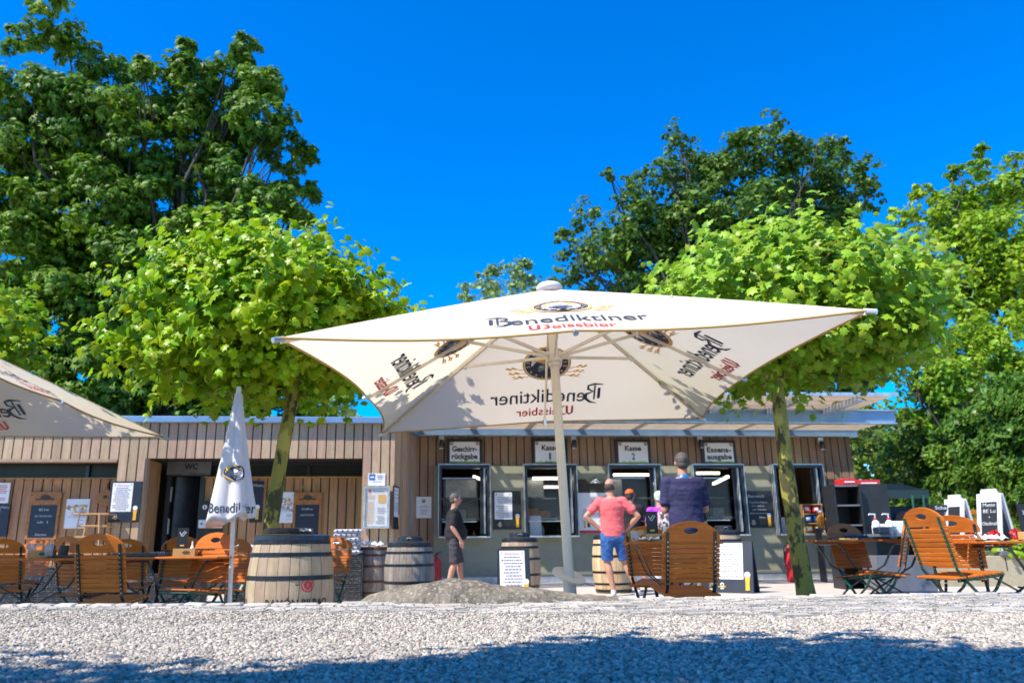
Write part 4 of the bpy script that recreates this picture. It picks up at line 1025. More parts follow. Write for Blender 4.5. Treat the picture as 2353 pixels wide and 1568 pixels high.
def wlamp(u, v, dy=.0):
    loc, w, h = onwallbox(MW, u-5, v-6, u+5, v+6, dy); return loc
rt = thing('wall_lamp', 'small dark shaded wall lamp above the white drinks poster', 'wall lamp', wlamp(1364, 1106, -.0), YAW)
mb = MB(); mb.tube([(0, -.02, .07), (0, -.16, .09), (0, -.18, .04)], .012, m_black, 8); mb.build('arm', rt)
mb = MB(); mb.lathe([(.02, .06), (.035, .03), (.12, -.03), (.125, -.04), (.11, -.03), (0, .02)], m_galv, 24, (0, -.18, 0)); mb.build('shade', rt)
def notice(fl, w, h): emblem(fl, 0, h*.3, w*.13, True); fl.lines(-w*.3, -h*.35, w*.3, h*.1, 7, m_grey_ink, .35, seed=8)
flat_thing('notice', 'white paper notice with crest on the brown boards left of the first window', 'notice', MW, 955, 1140, 991, 1189, .03, m_paper, notice, .008)
for i, (u, v, l) in enumerate(((1014, 1019, 'small spotlight above the brown boards left of the Geschirrrückgabe sign'), (1317, 1019, 'small spotlight right of the Kasse 1 sign'), (1607, 1018, 'small spotlight left of the Essensausgabe sign'), (1884, 1022, 'small spotlight near the right end of the kiosk boards'))):
    rt = thing('spotlight', l, 'spotlight', wlamp(u, v, -.02), YAW, 'spotlights under the canopy ledger')
    mb = MB(); mb.box((0, -.02, .09), (.11, .04, .14), m_galv); mb.tube([(0, -.04, .1), (0, -.1, .06)], .02, m_galv, 8); mb.build('bracket', rt)
    mb = MB(); mb.tube([(0, -.10, .07), (0, -.10, -.10)], [.045, .05], m_blackp, 14); mb.tube([(0, -.10, -.10), (0, -.10, -.112)], .048, m_galv, 14); mb.build('lamp_head', rt)
# display case on the front pillar + sign above
rt_loc, w, h = onwallbox(LW, 834, 1116, 895, 1213, -.07)
rt = thing('display_case', 'silver glazed display case with a menu on the wooden pillar', 'display case', rt_loc, YAW)
mb = MB(); mb.box((0, .02, 0), (w, .05, h), m_galv)
for x in (-w/2+.02, w/2-.02): mb.box((x, -.02, 0), (.04, .03, h), m_galv)
for z in (-h/2+.02, h/2-.02): mb.box((0, -.02, z), (w-.08, .03, .04), m_galv)
mb.build('case', rt)
mb = MB(); mb.box((0, -.009, 0), (w-.09, .004, h-.09), m_paper); fl = Flat(); fl.lines(-w*.38, -h*.4, -w*.05, h*.3, 18, m_p_gold, .4, seed=2); fl.lines(-w*.0, -h*.4, w*.38, h*.0, 10, m_grey_ink, .4, seed=3); fl.rect(w*.06, h*.1, w*.36, h*.3, m_p_gold, 2); fl.text('Gasthaus', .06*w, h*.36, .035, w*.4, m_grey_ink); fl.disc(-w*.26, h*.38, .025, .03, m_red_ink, 2); fl.put(mb, onwall(0, -.012, 0)); mb.build('menu_sheet', rt)
mb = MB(); mb.box((0, -.028, 0), (w-.085, .004, h-.085), m_plexi); mb.build('pane', rt)
def bluesign(fl, w, h): fl.rect(-w*.46, -h*.05, -w*.1, h*.46, m_cyan); fl.stroke([(-w*.38, h*.2), (-w*.16, h*.2)], h*.12, m_foam, 2); fl.lines(-w*.4, -h*.42, w*.4, -h*.12, 3, m_grey_ink, .4, seed=1); fl.lines(0, 0, w*.4, h*.4, 3, m_grey_ink, .4, seed=4)
flat_thing('small_sign', 'small white and blue sign above the display case', 'sign', LW, 846, 1087, 885, 1115, -.0, m_paper, bluesign, .012)
# steel letter cabinet standing in the corner
p = MW.o+MW.ex*MW.hit(931, 1200, -.55)[0]+MW.n*.55
rt = thing('steel_cabinet', 'open blue-grey steel cabinet in the corner beside the wooden pillar', 'cabinet', (p[0]-.02, p[1], 0), YAW+rad(10))
z0 = MW.hit(930, 1224, -.55)[1]; z1 = MW.hit(930, 1088, -.55)[1]; mb = MB(); zc, hh = (z0+z1)/2, z1-z0
mb.box((0, .2, zc), (.24, .02, hh), m_steel); mb.box((-.12, .09, zc), (.012, .22, hh), m_steel); mb.box((.12, .09, zc), (.012, .22, hh), m_steel)
for k in range(4): mb.box((0, .09, z0+.01+(hh-.02)*k/3), (.23, .21, .014), m_steel)
mb.build('body', rt)
mb = MB(); mb.box((-.15, -.08, zc), (.012, .2, hh), m_steel, Matrix.Rotation(rad(-12), 3, 'Z')); mb.build('door', rt)
mb = MB(); mb.box((.02, .12, z0+hh*.78), (.08, .06, .16), m_blackp); mb.box((.02, .12, z0+hh*.42), (.07, .06, .14), m_blackp); mb.build('device', rt)
mb = MB(); mb.box((0, .2, z0/2), (.05, .03, z0), m_steel); mb.build('post', rt)
# menu on the slanted side wall
a_ = math.atan2((p1-LW.o)[1], (p1-LW.o)[0]); q = atY(909, 1150, 0.0+15.0); 
dirv = (p1-LW.o)/np.linalg.norm(p1-LW.o); nv = np.array([dirv[1], -dirv[0], 0]); d = ray(909, 1165); t = ((LW.o+nv*.03-CAM) @ nv)/(d @ nv); q = CAM+d*t
mb = MB(); mb.box((0, 0, 0), (.42, .02, .78), m_black); fl = Flat(); fl.rect(-.17, -.17, .14, .36, m_paper); fl.lines(-.15, -.14, .12, .32, 14, m_grey_ink, .4, 2, 7); beer(fl, .16, -.22, .2); fl.put(mb, onwall(0, -.01, 0)); o = mb.build('menu_board'); o.location = q; o.rotation_euler = (0, 0, a_); tag(o, 'black menu board seen edge-on on the side wall of the wooden building', 'menu board')

def panelwall(dy): return dy
NW = .5    # depth of the left niche wall
def hung_chalk(label, W, u0, v0, u1, v1, dy, words):
    loc, w, h = onwallbox(W, u0, v0, u1, v1, dy-.03)
    rt = thing('hanging_chalkboard', label, 'chalkboard', loc, YAW, 'chalkboards hanging in wooden frames')
    mb = MB(); mb.box((0, 0, h*.36), (w, .025, h*.28), m_leather)
    for x in (-w*.46, w*.46): mb.box((x, 0, -h*.14), (w*.08, .025, h*.72), m_leather)
    mb.box((0, 0, -h*.485), (w*.84, .025, h*.03), m_leather); fl = Flat(); fl.disc(0, h*.38, w*.16, h*.06, m_barkd); fl.stroke([(-w*.3, h*.33), (0, h*.36), (w*.3, h*.34)], h*.035, m_barkd, 2); fl.put(mb, onwall(0, -.0125, 0)); mb.build('frame', rt)
    mb = MB(); mb.box((0, .002, -h*.13), (w*.84, .015, h*.69), m_navy); fl = Flat()
    for k, t in enumerate(words): fl.text(t, 0, h*(.1-.13*k), h*.045, w*(.24+.07*len(t)/3), m_chalk)
    fl.put(mb, onwall(0, -.006, 0)); mb.build('slate', rt)
    mb = MB()
    for s in (-1, 1): mb.tube([(s*w*.25, -.0, h*.5), (s*w*.2, .01, h*.66)], .008, m_potato, 5); mb.tube([(s*w*.33, -.0, h*.5), (s*w*.2, .01, h*.66)], .006, m_potato, 5)
    mb.build('cord', rt)
hung_chalk('hanging chalkboard in an orange frame on the left wall below the window band', LW, 64, 1129, 136, 1238, .5, ['Eis', 'ein Sortiment', 'ab 1', '', 'Danke'])
hung_chalk('hanging chalkboard in an orange frame between the tree trunk and the display case', LW, 673, 1130, 738, 1232, DEP, ['Kaffee', 'und Kuchen', '', ''])
def photo_art(seed):
    def f(fl, w, h):
        r = random.Random(seed); fl.rect(-w*.48, -h*.48, w*.48, h*.48, m_paper)
        for k in range(46):
            x, y = r.uniform(-.4, .4), r.uniform(-.1, .28); fl.disc(w*x, h*y, w*r.uniform(.04, .1), h*r.uniform(.02, .05), r.choice([m_p_grey, m_towelw, m_foam, m_p_gold, m_towelw, m_stave]), 2+k % 4, 9)
        fl.rect(-w*.47, -h*.47, w*.47, -h*.14, m_paper, 7); beer(fl, -w*.18, -h*.24, h*.3); fl.lines(0, -h*.42, w*.4, -h*.2, 5, m_grey_ink, .4, 8, seed)
    return f
flat_thing('photo_poster', 'pale poster with beer photo on the boards left of the round wood disc', 'poster', LW, 150, 1145, 204, 1213, .5, m_paper, photo_art(1), .01, 'pale photo posters')
flat_thing('photo_poster', 'pale poster with beer photo just right of the plane tree trunk', 'poster', LW, 642, 1129, 674, 1200, DEP, m_paper, photo_art(2), .01, 'pale photo posters')
flat_thing('price_list', 'white sheet with red print at the left edge above a dark board', 'notice', LW, -25, 1108, 22, 1155, .48, m_paper, lambda fl, w, h: (fl.lines(-w*.1, -h*.4, w*.4, h*.4, 9, m_red_ink, .4, seed=4)), .01)
flat_thing('dark_board', 'dark menu board cut off by the left edge under the white sheet', 'menu board', LW, -30, 1158, 19, 1232, .48, m_navy, lambda fl, w, h: (fl.rect(-w*.3, -h*.3, w*.05, h*.4, m_paper), fl.text('Menu', w*.28, h*.38, .04, .14, m_chalk)), .02)
flat_thing('menu_board', 'navy notice board with beer glass on the pillar left of the WC entrance', 'menu board', LW, 252, 1105, 323, 1199, .0, m_navy, menu_art(0, 0, True, 12, pw=.66), .03)
flat_thing('menu_board', 'dark menu board with beer glass half hidden behind the closed parasol', 'menu board', LW, 575, 1104, 604, 1199, DEP, m_navy, lambda fl, w, h: (beer(fl, w*.1, -h*.25, h*.36), fl.text('Menu', w*.1, h*.36, .05, .2, m_chalk)), .03)
# wood disc
loc, w, h = onwallbox(LW, 229, 1126, 256, 1160, .45)
rt = thing('wood_disc', 'slice of a tree trunk hanging as decoration beside the notice board', 'wall decoration', loc, YAW)
mb = MB(); n = 20; P = [(.16*math.cos(2*PI*i/n)*(1+.1*math.sin(3*i)), .15*math.sin(2*PI*i/n)+(.07 if i == 5 else 0)) for i in range(n)]
mb.add([(x, -.02, z) for x, z in P]+[(x, .02, z) for x, z in P], [tuple(range(n)), tuple(range(n, 2*n))[::-1]]+[(i, n+i, n+(i+1) % n, (i+1) % n) for i in range(n)], m_leather); fl = Flat()
for r0 in (.12, .085, .05): fl.ring(0, 0, r0, r0+.006, m_woodl, 1)
fl.disc(0, .02, .04, .03, m_barkd, 2); fl.put(mb, onwall(0, -.02, 0)); mb.build('disc', rt)
mb = MB(); mb.tube([(-.02, 0, .16), (.06, .01, .36)], .008, m_black, 5); mb.tube([(.02, 0, .16), (.06, .01, .36)], .008, m_black, 5); mb.build('cord', rt)
# high chair
p = atY(212, 1210, 14.0); rt = thing('high_chair', 'pale wooden high chair standing below the wood disc', 'high chair', (p[0], 14.0, gz(p[0])), rad(8))
zt = atY(212, 1181, 14.0)[2]-gz(p[0])
for s in (-1, 1):
    mb = MB(); mb.bar((-.16, s*.2, zt), (-.3, s*.26, 0), .03, .02, m_woodl); mb.bar((.16, s*.2, zt), (.3, s*.26, 0), .03, .02, m_woodl); mb.build('leg', rt)
mb = MB(); mb.box((0, 0, zt), (.62, .42, .025), m_woodl, None, .006); mb.build('tray', rt)
mb = MB(); mb.box((.05, 0, zt-.2), (.5, .4, .025), m_woodl, None, .006); mb.box((.05, -.22, zt-.38), (.5, .02, .03), m_woodl); mb.box((.05, .22, zt-.38), (.5, .02, .03), m_woodl); mb.build('seat', rt)
# black panel with dispensers by the door
loc, w, h = onwallbox(LW, 457, 1150, 512, 1260, DEP-.08)
rt = thing('dispenser_panel', 'black panel with small white dispensers beside the WC door', 'dispenser', loc, YAW)
mb = MB(); mb.box((0, 0, 0), (w, .05, h), m_black); fl = Flat(); fl.disc(-w*.3, h*.37, w*.1, w*.1, m_foam); fl.text('1', -w*.3, h*.34, .05, .02, m_ink, .02, 3); fl.put(mb, onwall(0, -.025, 0)); mb.build('panel', rt)
for x, ww in ((-.26, .13), (0, .24), (.29, .12)):
    mb = MB(); mb.box((x*w*1.3, -.06, h*.02), (ww*1.0, .08, .16), m_white, None, .012); fl = Flat(); fl.disc(0, 0, .018, .022, m_ink); fl.put(mb, onwall(x*w*1.3, -.1, h*.02)); mb.build('dispenser', rt)

# ================================================================== SANDWICH BOARDS, PLANTERS, SMALL THINGS
def aboard(label, u0, u1, v0, v1, Y, rz, frame, art, group=None, basez=None, spread=.32, kind='flat'):
    p = atY((u0+u1)/2, (v0+v1)/2, Y); zt = atY((u0+u1)/2, v0, Y)[2]; zb = basez if basez is not None else gz(p[0]); H = zt-zb
    pa, pb_ = atY(u0, v0, Y), atY(u1, v0, Y); bear = math.atan2(p[0], p[1]); w = (pb_[0]-pa[0])*math.cos(bear)/math.cos(rz+bear)
    rt = thing('sandwich_board', label, 'sandwich board', (p[0], Y, zb), rz, group); t = math.atan2(spread/2, H)
    Tf = Matrix.Translation((0, -spread/2, 0)) @ Matrix.Rotation(-t, 4, 'X'); Tb = Matrix.Translation((0, spread/2, 0)) @ Matrix.Rotation(t, 4, 'X')
    fr = MB(); fr.T = Tf
    if kind == 'flat':
        fr.box((0, 0, H/2), (w, .025, H), frame, None, .005); fl = Flat(); art(fl, w, H); fl.put(fr, lambda x, y, l: (x, -.0125-.0025*l, H/2+y)); fr.build('front_board', rt)
        bk = MB(); bk.T = Tb; bk.box((0, 0, H/2), (w, .02, H), frame); bk.build('back_board', rt)
    else:
        for x in (-w/2+.035, w/2-.035): fr.box((x, 0, H*.47), (.07, .028, H*.94), frame)
        fr.box((0, 0, H*.9), (w-.14, .028, H*.18), frame); fr.box((0, .0, H*.985), (w*.62, .03, H*.05), frame); fr.box((0, 0, H*.17), (w-.14, .028, H*.10), frame)
        fl = Flat(); fl.disc(0, H*.38, w*.1, w*.1, m_red_ink, 1, 6); fl.disc(0, H*.38, w*.07, w*.07, m_foam, 2, 6); fl.put(fr, lambda x, y, l: (x, -.014-.0025*l, H/2+y)); fr.build('front_frame', rt)
        sb = MB(); sb.T = Tf; sb.box((0, .004, H*.52), (w-.14, .012, H*.6), m_black); fl = Flat(); art(fl, w, H); fl.put(sb, lambda x, y, l: (x, -.004-.0025*l, H/2+y)); sb.build('slate', rt)
        bk = MB(); bk.T = Tb
        for x in (-w/2+.035, w/2-.035): bk.box((x, 0, H*.47), (.07, .028, H*.94), frame)
        bk.box((0, 0, H*.9), (w-.14, .028, H*.14), frame); bk.box((0, 0, H*.17), (w-.14, .028, H*.10), frame); bk.box((0, -.004, H*.52), (w-.14, .012, H*.6), m_greym); bk.build('back_frame', rt)
    return rt
aboard('navy sandwich board with long white notice before the barrel left of the parasol pole', 1143, 1216, 1257, 1340, 11.9, rad(2), m_navy, menu_art(0, 0, True, 21, pw=.78, p0=-.40), 'dark sandwich boards')
aboard('navy sandwich board with white notice, beer glass and crest beside the middle chair', 1640, 1732, 1240, 1353, 12.5, rad(-34), m_navy, menu_art(0, 0, True, 23, pw=.70, p0=-.24), 'dark sandwich boards')
# the low wall and raised bed at the right
WA = atY(2133, 1277, 13.6); WZ = WA[2]
rt = MB(); rt.box((4.5, 1.5, (WZ)/2), (9, 3.0, WZ), m_concrete, None, .01)
for k in range(1, 14): rt.box((k*.62, -.0005, WZ-.13), (.012, .012, .22), m_gap)
low = rt.build('low_wall'); low.location = (WA[0], 13.6, 0); low.rotation_euler = (0, 0, rad(-3)); tag(low, 'low sandy concrete wall with geraniums at the right', 'wall')
def chalk1(fl, w, H): pass
def chalk2(fl, w, H):
    for k, (t, ww) in enumerate((('Mette', .5), ('BE Lu', .5), ('+', .06), ('Obstbratl', .6), ('', .1), ('3,5', .2))):
        if t: fl.text(t, 0 if k < 4 else w*.1, H*(.24-.095*k), H*.055, w*ww, m_chalk)
    fl.text('frisch', -w*.2, -H*.25, H*.03, w*.25, m_chalk)
aboard('white framed sandwich board with an empty slate standing on the low wall', 2181, 2226, 1134, 1276, 14.2, rad(-66), m_white, chalk1, 'white framed sandwich boards', WZ, .5, 'frame')
aboard('white framed sandwich board with chalk writing standing on the low wall', 2256, 2312, 1121, 1276, 13.9, rad(-64), m_white, chalk2, 'white framed sandwich boards', WZ, .5, 'frame')
# bench behind
p = atY(2330, 1200, 15.4); rt = thing('garden_bench', 'orange slatted garden bench behind the white sandwich boards', 'bench', (p[0], 15.4, WZ), rad(5))
for i, z in enumerate((.62, .78, .45)):
    mb = MB(); mb.box((0, .1+.05*i*0, z), (2.2, .03, .09), m_chairw, None, .006); mb.build('back_slat', rt)
mb = MB(); mb.box((0, -.15, .42), (2.2, .42, .03), m_chairw, None, .006); mb.build('seat', rt)
for s in (-1, 1):
    mb = MB(); mb.box((s*1.0, .12, .45), (.06, .05, .9), m_dgreen); mb.box((s*1.0, -.3, .21), (.06, .05, .42), m_dgreen); mb.build('leg', rt)

# leaves helper --------------------------------------------------------
def rot_from(N, spin):
    N = N/np.linalg.norm(N, axis=1, keepdims=True); a = np.where(np.abs(N[:, 2:3]) < .9, np.array([[0, 0, 1.0]]), np.array([[1.0, 0, 0]]))
    X = np.cross(a, N); X /= np.linalg.norm(X, axis=1, keepdims=True); Y = np.cross(N, X)
    c, s = np.cos(spin)[:, None], np.sin(spin)[:, None]
    return np.stack([X*c+Y*s, -X*s+Y*c, N], 2)
def scatter(name, TV, TF, P, N, S, mats, parent=None, mi=None, curl=.0, down=0.0):
    n = len(P); spin = rng.uniform(0, 2*PI, n); R = rot_from(N, spin); TV = np.asarray(TV, float)
    V = np.repeat(TV[None], n, 0)*S[:, None, None]
    if curl: V[:, :, 2] -= curl*(V[:, :, 0]**2+V[:, :, 1]**2)/S[:, None]*rng.uniform(.3, 1.6, n)[:, None]
    V = np.einsum('nij,nkj->nki', R, V)+P[:, None, :]
    F = (np.asarray(TF)[None]+(np.arange(n)*len(TV))[:, None, None]).reshape(-1, len(TF[0]))
    m_i = None if mi is None else np.repeat(mi, len(TF))
    return mesh_np(name, V.reshape(-1, 3), F, mats, parent, mi=m_i)
# lobed plane leaf, fan of triangles round its centre
_o = [(0, -.5), (.10, -.30), (.34, -.36), (.34, -.16), (.58, -.02), (.37, .13), (.36, .40), (.18, .31), (0, .62), (-.18, .31), (-.36, .40), (-.37, .13), (-.58, -.02), (-.34, -.16), (-.34, -.36), (-.10, -.30)]
PLV = [(0, -.02, .05)]+[(x, y, -.10*abs(x)) for x, y in _o]; PLF = [(0, i+1, (i+1) % 16+1) for i in range(16)]
# compound leaf: five leaflets
CLV = []; CLF = []
for k in range(5):
    a = rad(-70+35*k); d = np.array([math.sin(a), math.cos(a)]); q = np.array([d[1], -d[0]]); L_ = 1-.12*abs(k-2)
    b = len(CLV); CLV += [(0, 0, 0), (*(d*.55*L_+q*.15), -.03), (*(d*L_), -.22), (*(d*.55*L_-q*.15), -.03)]; CLF.append((b, b+1, b+2, b+3))
MLV = [(0, -.5, 0), (.42, -.05, -.06), (.2, .15, 0), (0, .55, -.08), (-.2, .15, 0), (-.42, -.05, -.06)]; MLF = [(0, 1, 2), (0, 2, 3), (0, 3, 4), (0, 4, 5)]

def limb(mb, a, b, r0, r1, m, n=5, wob=.06, sides=8, seed=0):
    r = random.Random(seed); a, b = Vector(a), Vector(b); L = (b-a).length; P = []; R = []
    for i in range(n+1):
        t = i/n; P.append(a.lerp(b, t)+Vector((r.uniform(-1, 1), r.uniform(-1, 1), r.uniform(-1, 1)))*wob*L*math.sin(PI*t)); R.append(r0+(r1-r0)*t)
    mb.tube(P, R, m, sides); return P

def plane_tree(label, foot, top, cen, rad3, leafm, nleaf, seed, tr=.085, twist=0.0):
    """foot, top, cen in world; a trained plane with a broad flat crown"""
    root = thing('plane_tree', label, 'tree', foot, 0, 'young plane trees with flat trained crowns'); f = Vector(foot); t = Vector(top)-f; c = Vector(cen)-f
    r = random.Random(seed); mb = MB(); P = []; R = []
    for i in range(15):
        k = i/14; P.append(Vector((t.x*k+.025*math.sin(k*5+seed), t.y*k+.02*math.sin(k*7), t.z*k))); R.append((tr*1.12-tr*.35*k)*(1+.05*math.sin(k*23+seed)+(.25*math.exp(-k*14))))
    P[-1] = t; mb.tube(P, R, m_bark, 20); mb.ell(t, (tr*1.25, tr*1.2, tr*1.0), m_bark, 14, 8); mb.build('trunk', root, True)
    br = MB(); tips = []
    for k in range(11):
        a = 2*PI*k/11+r.uniform(-.2, .2); e = Vector((c.x+math.cos(a)*rad3[0]*r.uniform(.5, .8), c.y+math.sin(a)*rad3[1]*r.uniform(.5, .8), c.z+r.uniform(-.35, .35)*rad3[2]))
        m0 = t+Vector((math.cos(a)*.12, math.sin(a)*.12, .05)); limb(br, t, e, tr*.5, .012, m_bark, 6, .07, 7, seed*31+k)
        for q in range(4):
            e2 = e+Vector((r.uniform(-.5, .5), r.uniform(-.5, .5), r.uniform(-.1, .6))); limb(br, t.lerp(e, r.uniform(.45, .9)), e2, .012, .004, m_bark, 3, .06, 5, seed*77+k*5+q)
    br.build('branches', root, True)
    g = np.random.default_rng(seed); 
    # shoots: leaves sit along short shoots so the outline is ragged
    ns = nleaf//9; u = g.normal(size=(ns, 3)); u /= np.linalg.norm(u, axis=1, keepdims=True); rr_ = g.uniform(.30, 1.0, ns)**.55
    bump = 1+.16*np.sin(u[:, 0]*5+seed)*np.cos(u[:, 1]*4+u[:, 2]*3)
    S0 = np.array(c)+u*np.array(rad3)*rr_[:, None]*bump[:, None]
    S0[:, :2] = np.array(c)[:2]+(S0[:, :2]-np.array(c)[:2])*(1-.30*np.clip((S0[:, 2:3]-c.z)/rad3[2], 0, 1))
    low_ = S0[:, 2] < c.z-.38*rad3[2]; S0[low_, 2] = c.z-.38*rad3[2]-(c.z-.38*rad3[2]-S0[low_, 2])*.6
    dirs = u*np.array([.8, .8, .5])+np.array([0, 0, .75])*np.where(u[:, 2:3] > -.2, 1, .05)+g.normal(size=(ns, 3))*.25; dirs /= np.linalg.norm(dirs, axis=1, keepdims=True)
    ln = g.uniform(.18, .50, ns)*(1+.5*(g.random(ns) < .1))
    k = 9; tt = np.linspace(.05, 1, k)[None, :, None]; P = (S0[:, None]+dirs[:, None]*ln[:, None, None]*tt).reshape(-1, 3)
    uu = np.repeat(u, k, 0); P += g.normal(size=P.shape)*.055
    N = uu*.55+np.array([0, 0, .6])+g.normal(size=P.shape)*.55+np.array([-.25, -.25, 0]); S = g.uniform(.072, .168, len(P))*np.tile(np.linspace(1.12, .72, k), ns)
    scatter('crown', PLV, PLF, P, N, S, [leafm], root, curl=.35)
    return root
pf = atY(600, 1370, 8.3); pf[2] = gz(pf[0]); ptp = atY(672, 862, 8.3); pc = atY(598, 700, 8.3)
tree1 = plane_tree('plane tree with mottled trunk and broad bright crown behind the closed parasol', pf, ptp, (pc[0]-.03, 8.4, 3.12), (1.42, 1.4, .88), m_leafp, 11500, 3, .082)
pf2 = atY(1852, 1390, 8.1); pf2[2] = gz(pf2[0]); ptp2 = atY(1782, 862, 8.1); pc2 = atY(1815, 700, 8.3)
tree2 = plane_tree('plane tree with pale crown and leaning trunk to the right of the big parasol', pf2, ptp2, (pc2[0], 8.5, 3.22), (1.52, 1.45, .82), m_leafpr, 11500, 8, .082)
t3_ = dup(tree1, (tree1.location.x-4.1, tree1.location.y+.1, tree1.location.z-.2), 1.1, 'plane tree whose crown shows only at the left edge above the cut-off parasol')
# trees standing behind the photographer; their crowns throw the shade on the gravel
d4 = dup(tree1, (-4.45, .15, .75), 2.0, 'plane tree behind the photographer shading the left foreground'); d5 = dup(tree2, (-1.65, -.22, .75), .6, 'plane tree behind the photographer shading the middle foreground'); d6 = dup(tree1, (.9, -.5, .75), 4.0, 'plane tree behind the photographer shading the right foreground')
d7 = dup(tree2, (-7.0, .55, .75), 2.6, 'plane tree behind the photographer shading the far left foreground')
for k_, dd in enumerate((d4, d5, d6, d7)): dd['group'] = 'plane trees behind the camera'

def big_tree(name, label, Y, lobes, leafm, tv, tf, size, dens, trunkpx, seed, group=None, depth=.8, limbs=True, sub=15):
    g = np.random.default_rng(seed); C = []; R = []
    for (u, v, r) in lobes:
        y = Y+g.uniform(-1, 1)*depth*Y*.05; p = atY(u, v, y); C.append(p); R.append(r*y/FPX*1.10)
    C = np.array(C); R = np.array(R)
    fx = atY(trunkpx, 1250, Y); foot = Vector((fx[0], Y, 0)); root = thing(name, label, 'tree', foot, 0, group)
    P = []; N = []; S = []
    for c, r in zip(C, R):
        ns = max(10, int(1.7*sub*(r/1.2)**1.5)); u = g.normal(size=(ns, 3)); u /= np.linalg.norm(u, axis=1, keepdims=True)
        sc = c+u*r*(g.uniform(.25, 1.0, ns)**.6)[:, None]; sr = r*g.uniform(.26, .46, ns)*np.minimum(1.0, 1.4/r)**.5
        for q in range(ns):
            m = max(14, int(dens*3.2*(sr[q]/size)**2)); w = g.normal(size=(m, 3)); w /= np.linalg.norm(w, axis=1, keepdims=True)
            pp = sc[q]+w*sr[q]*(g.uniform(.3, 1.15, m)**.7)[:, None]*np.array([1, 1, .72]); P.append(pp); N.append(w*.7+u[q]*.4+np.array([0, 0, .55])+g.normal(size=(m, 3))*.45); S.append(g.uniform(.7, 1.3, m)*size)
    P = np.concatenate(P)-np.array(foot); N = np.concatenate(N); S = np.concatenate(S)
    scatter('crown', tv, tf, P, N, S, [leafm], root, curl=.25)
    if limbs:
        tk = MB(); cm = C.mean(0)-np.array(foot); top = C[:, 2].max(); h = top*.45; r0 = max(.12, .022*top)
        b0 = limb(tk, (0, 0, 0), (cm[0]*.35, 0, h*.55), r0, r0*.75, m_barkd, 6, .02, 12, seed); tk.build('trunk', root, True)
        lb = MB()
        for k, (c, r) in enumerate(zip(C, R)):
            if g.random() < .6:
                e = c-np.array(foot); limb(lb, b0[-1], e, r0*.3, .02, m_barkd, 7, .05, 6, seed*13+k)
                for q in range(3): limb(lb, Vector(b0[-1]).lerp(Vector(e), .7), e+g.normal(size=3)*r*.3, .035, .01, m_barkd, 4, .06, 5, seed*17+k*3+q)
        lb.build('branches', root, True)
    return root
T1 = [(115,40,62),(70,105,55),(160,120,62),(40,210,80),(140,230,85),(245,165,62),(235,260,90),(330,160,35),(335,240,80),(450,190,80),(430,110,24),(520,150,62),(560,105,36),(590,190,62),(610,270,70),(520,270,90),(640,350,62),(700,355,28),(665,420,52),(715,440,26),(420,320,95),(300,350,95),(170,350,100),(50,340,95),(10,450,90),(110,470,100),(250,480,110),(390,470,110),(530,420,95),(600,480,75),(690,500,36),(480,560,95),(340,600,110),(190,600,110),(50,600,110),(120,720,110),(260,740,110),(20,760,100),(400,720,100),(520,680,80),(620,600,60),(60,880,100),(200,880,110),(340,880,105),(480,830,90),(600,720,80),(610,860,80),(700,800,60), (100,1000,90),(300,1000,100),(500,960,90),(680,930,55),(760,940,50)]
big_tree('chestnut_tree', 'tall dark chestnut tree filling the left side behind the wooden building', 22.5, T1, m_leafc, CLV, CLF, .21, 3.0, 330, 11)
T2 = [(1560,320,40),(1590,375,52),(1530,380,34),(1700,335,52),(1765,300,42),(1775,370,72),(1660,410,72),(1850,345,56),(1905,380,60),(1935,335,28),(1970,400,48),(1990,450,40),(1440,440,40),(1400,400,18),(1480,420,48),(1560,470,78),(1460,520,72),(1350,500,40),(1300,545,34),(1380,570,62),(1310,620,44),(1340,660,40),(1480,600,82),(1600,560,90),(1720,500,90),(1850,470,80),(1930,500,66),(1720,600,100),(1440,665,60),(1860,600,85),(1960,590,60),(1580,670,80),(2010,560,30),(1960,700,80),(1880,760,90),(1990,820,70),(1900,880,80),(1700,880,90)]
big_tree('maple_tree', 'broad dark maple rising behind the kiosk and the big parasol', 25, T2, m_leafm, MLV, MLF, .17, 3.3, 1700, 12, sub=20)
T3 = [(1175,625,38),(1120,655,34),(1215,655,36),(1065,680,30),(1150,690,50),(1205,605,20),(1130,625,20),(1220,720,40),(1090,720,40)]
big_tree('distant_tree', 'small pale tree in the distance left of the parasol cap', 38, T3, m_leaff, MLV, MLF, .26, 2.4, 1150, 13, limbs=False)
T4 = [(2250,350,18),(2248,390,26),(2190,400,22),(2235,430,46),(2335,370,36),(2345,430,60),(2290,450,56),(2170,470,48),(2110,440,24),(2120,500,52),(2210,520,72),(2300,540,80),(2070,500,28),(2060,560,38),(2130,590,62),(2230,620,85),(2330,640,90),(2090,650,52),(2170,700,70),(2280,740,80),(2100,740,50)]
big_tree('yellow_green_tree', 'tall yellow-green tree at the right edge behind the hedge', 21.5, T4, m_leafy, MLV, MLF, .165, 3.0, 2230, 14, sub=24)
T5 = [(2130,800,50),(2190,800,60),(2260,790,60),(2330,800,70),(2120,870,60),(2200,870,75),(2290,880,80),(2350,880,60),(2085,850,30),(2080,930,50),(2150,950,62),(2230,950,72),(2320,960,70)]
big_tree('round_shrub', 'rounded yellow-green shrub between the tall right tree and the hedge', 19.5, T5, m_leafy, MLV, MLF, .12, 3.2, 2210, 15, sub=24)
T6 = [(1985,1000,44),(2020,1060,50),(2075,990,60),(1990,1090,40),(2060,1090,60),(2010,940,50),(2120,1040,60)]
big_tree('dark_shrub', 'dark green shrub filling the gap right of the kiosk', 20.5, T6, m_leafb, MLV, MLF, .13, 3.0, 2040, 16, limbs=False)
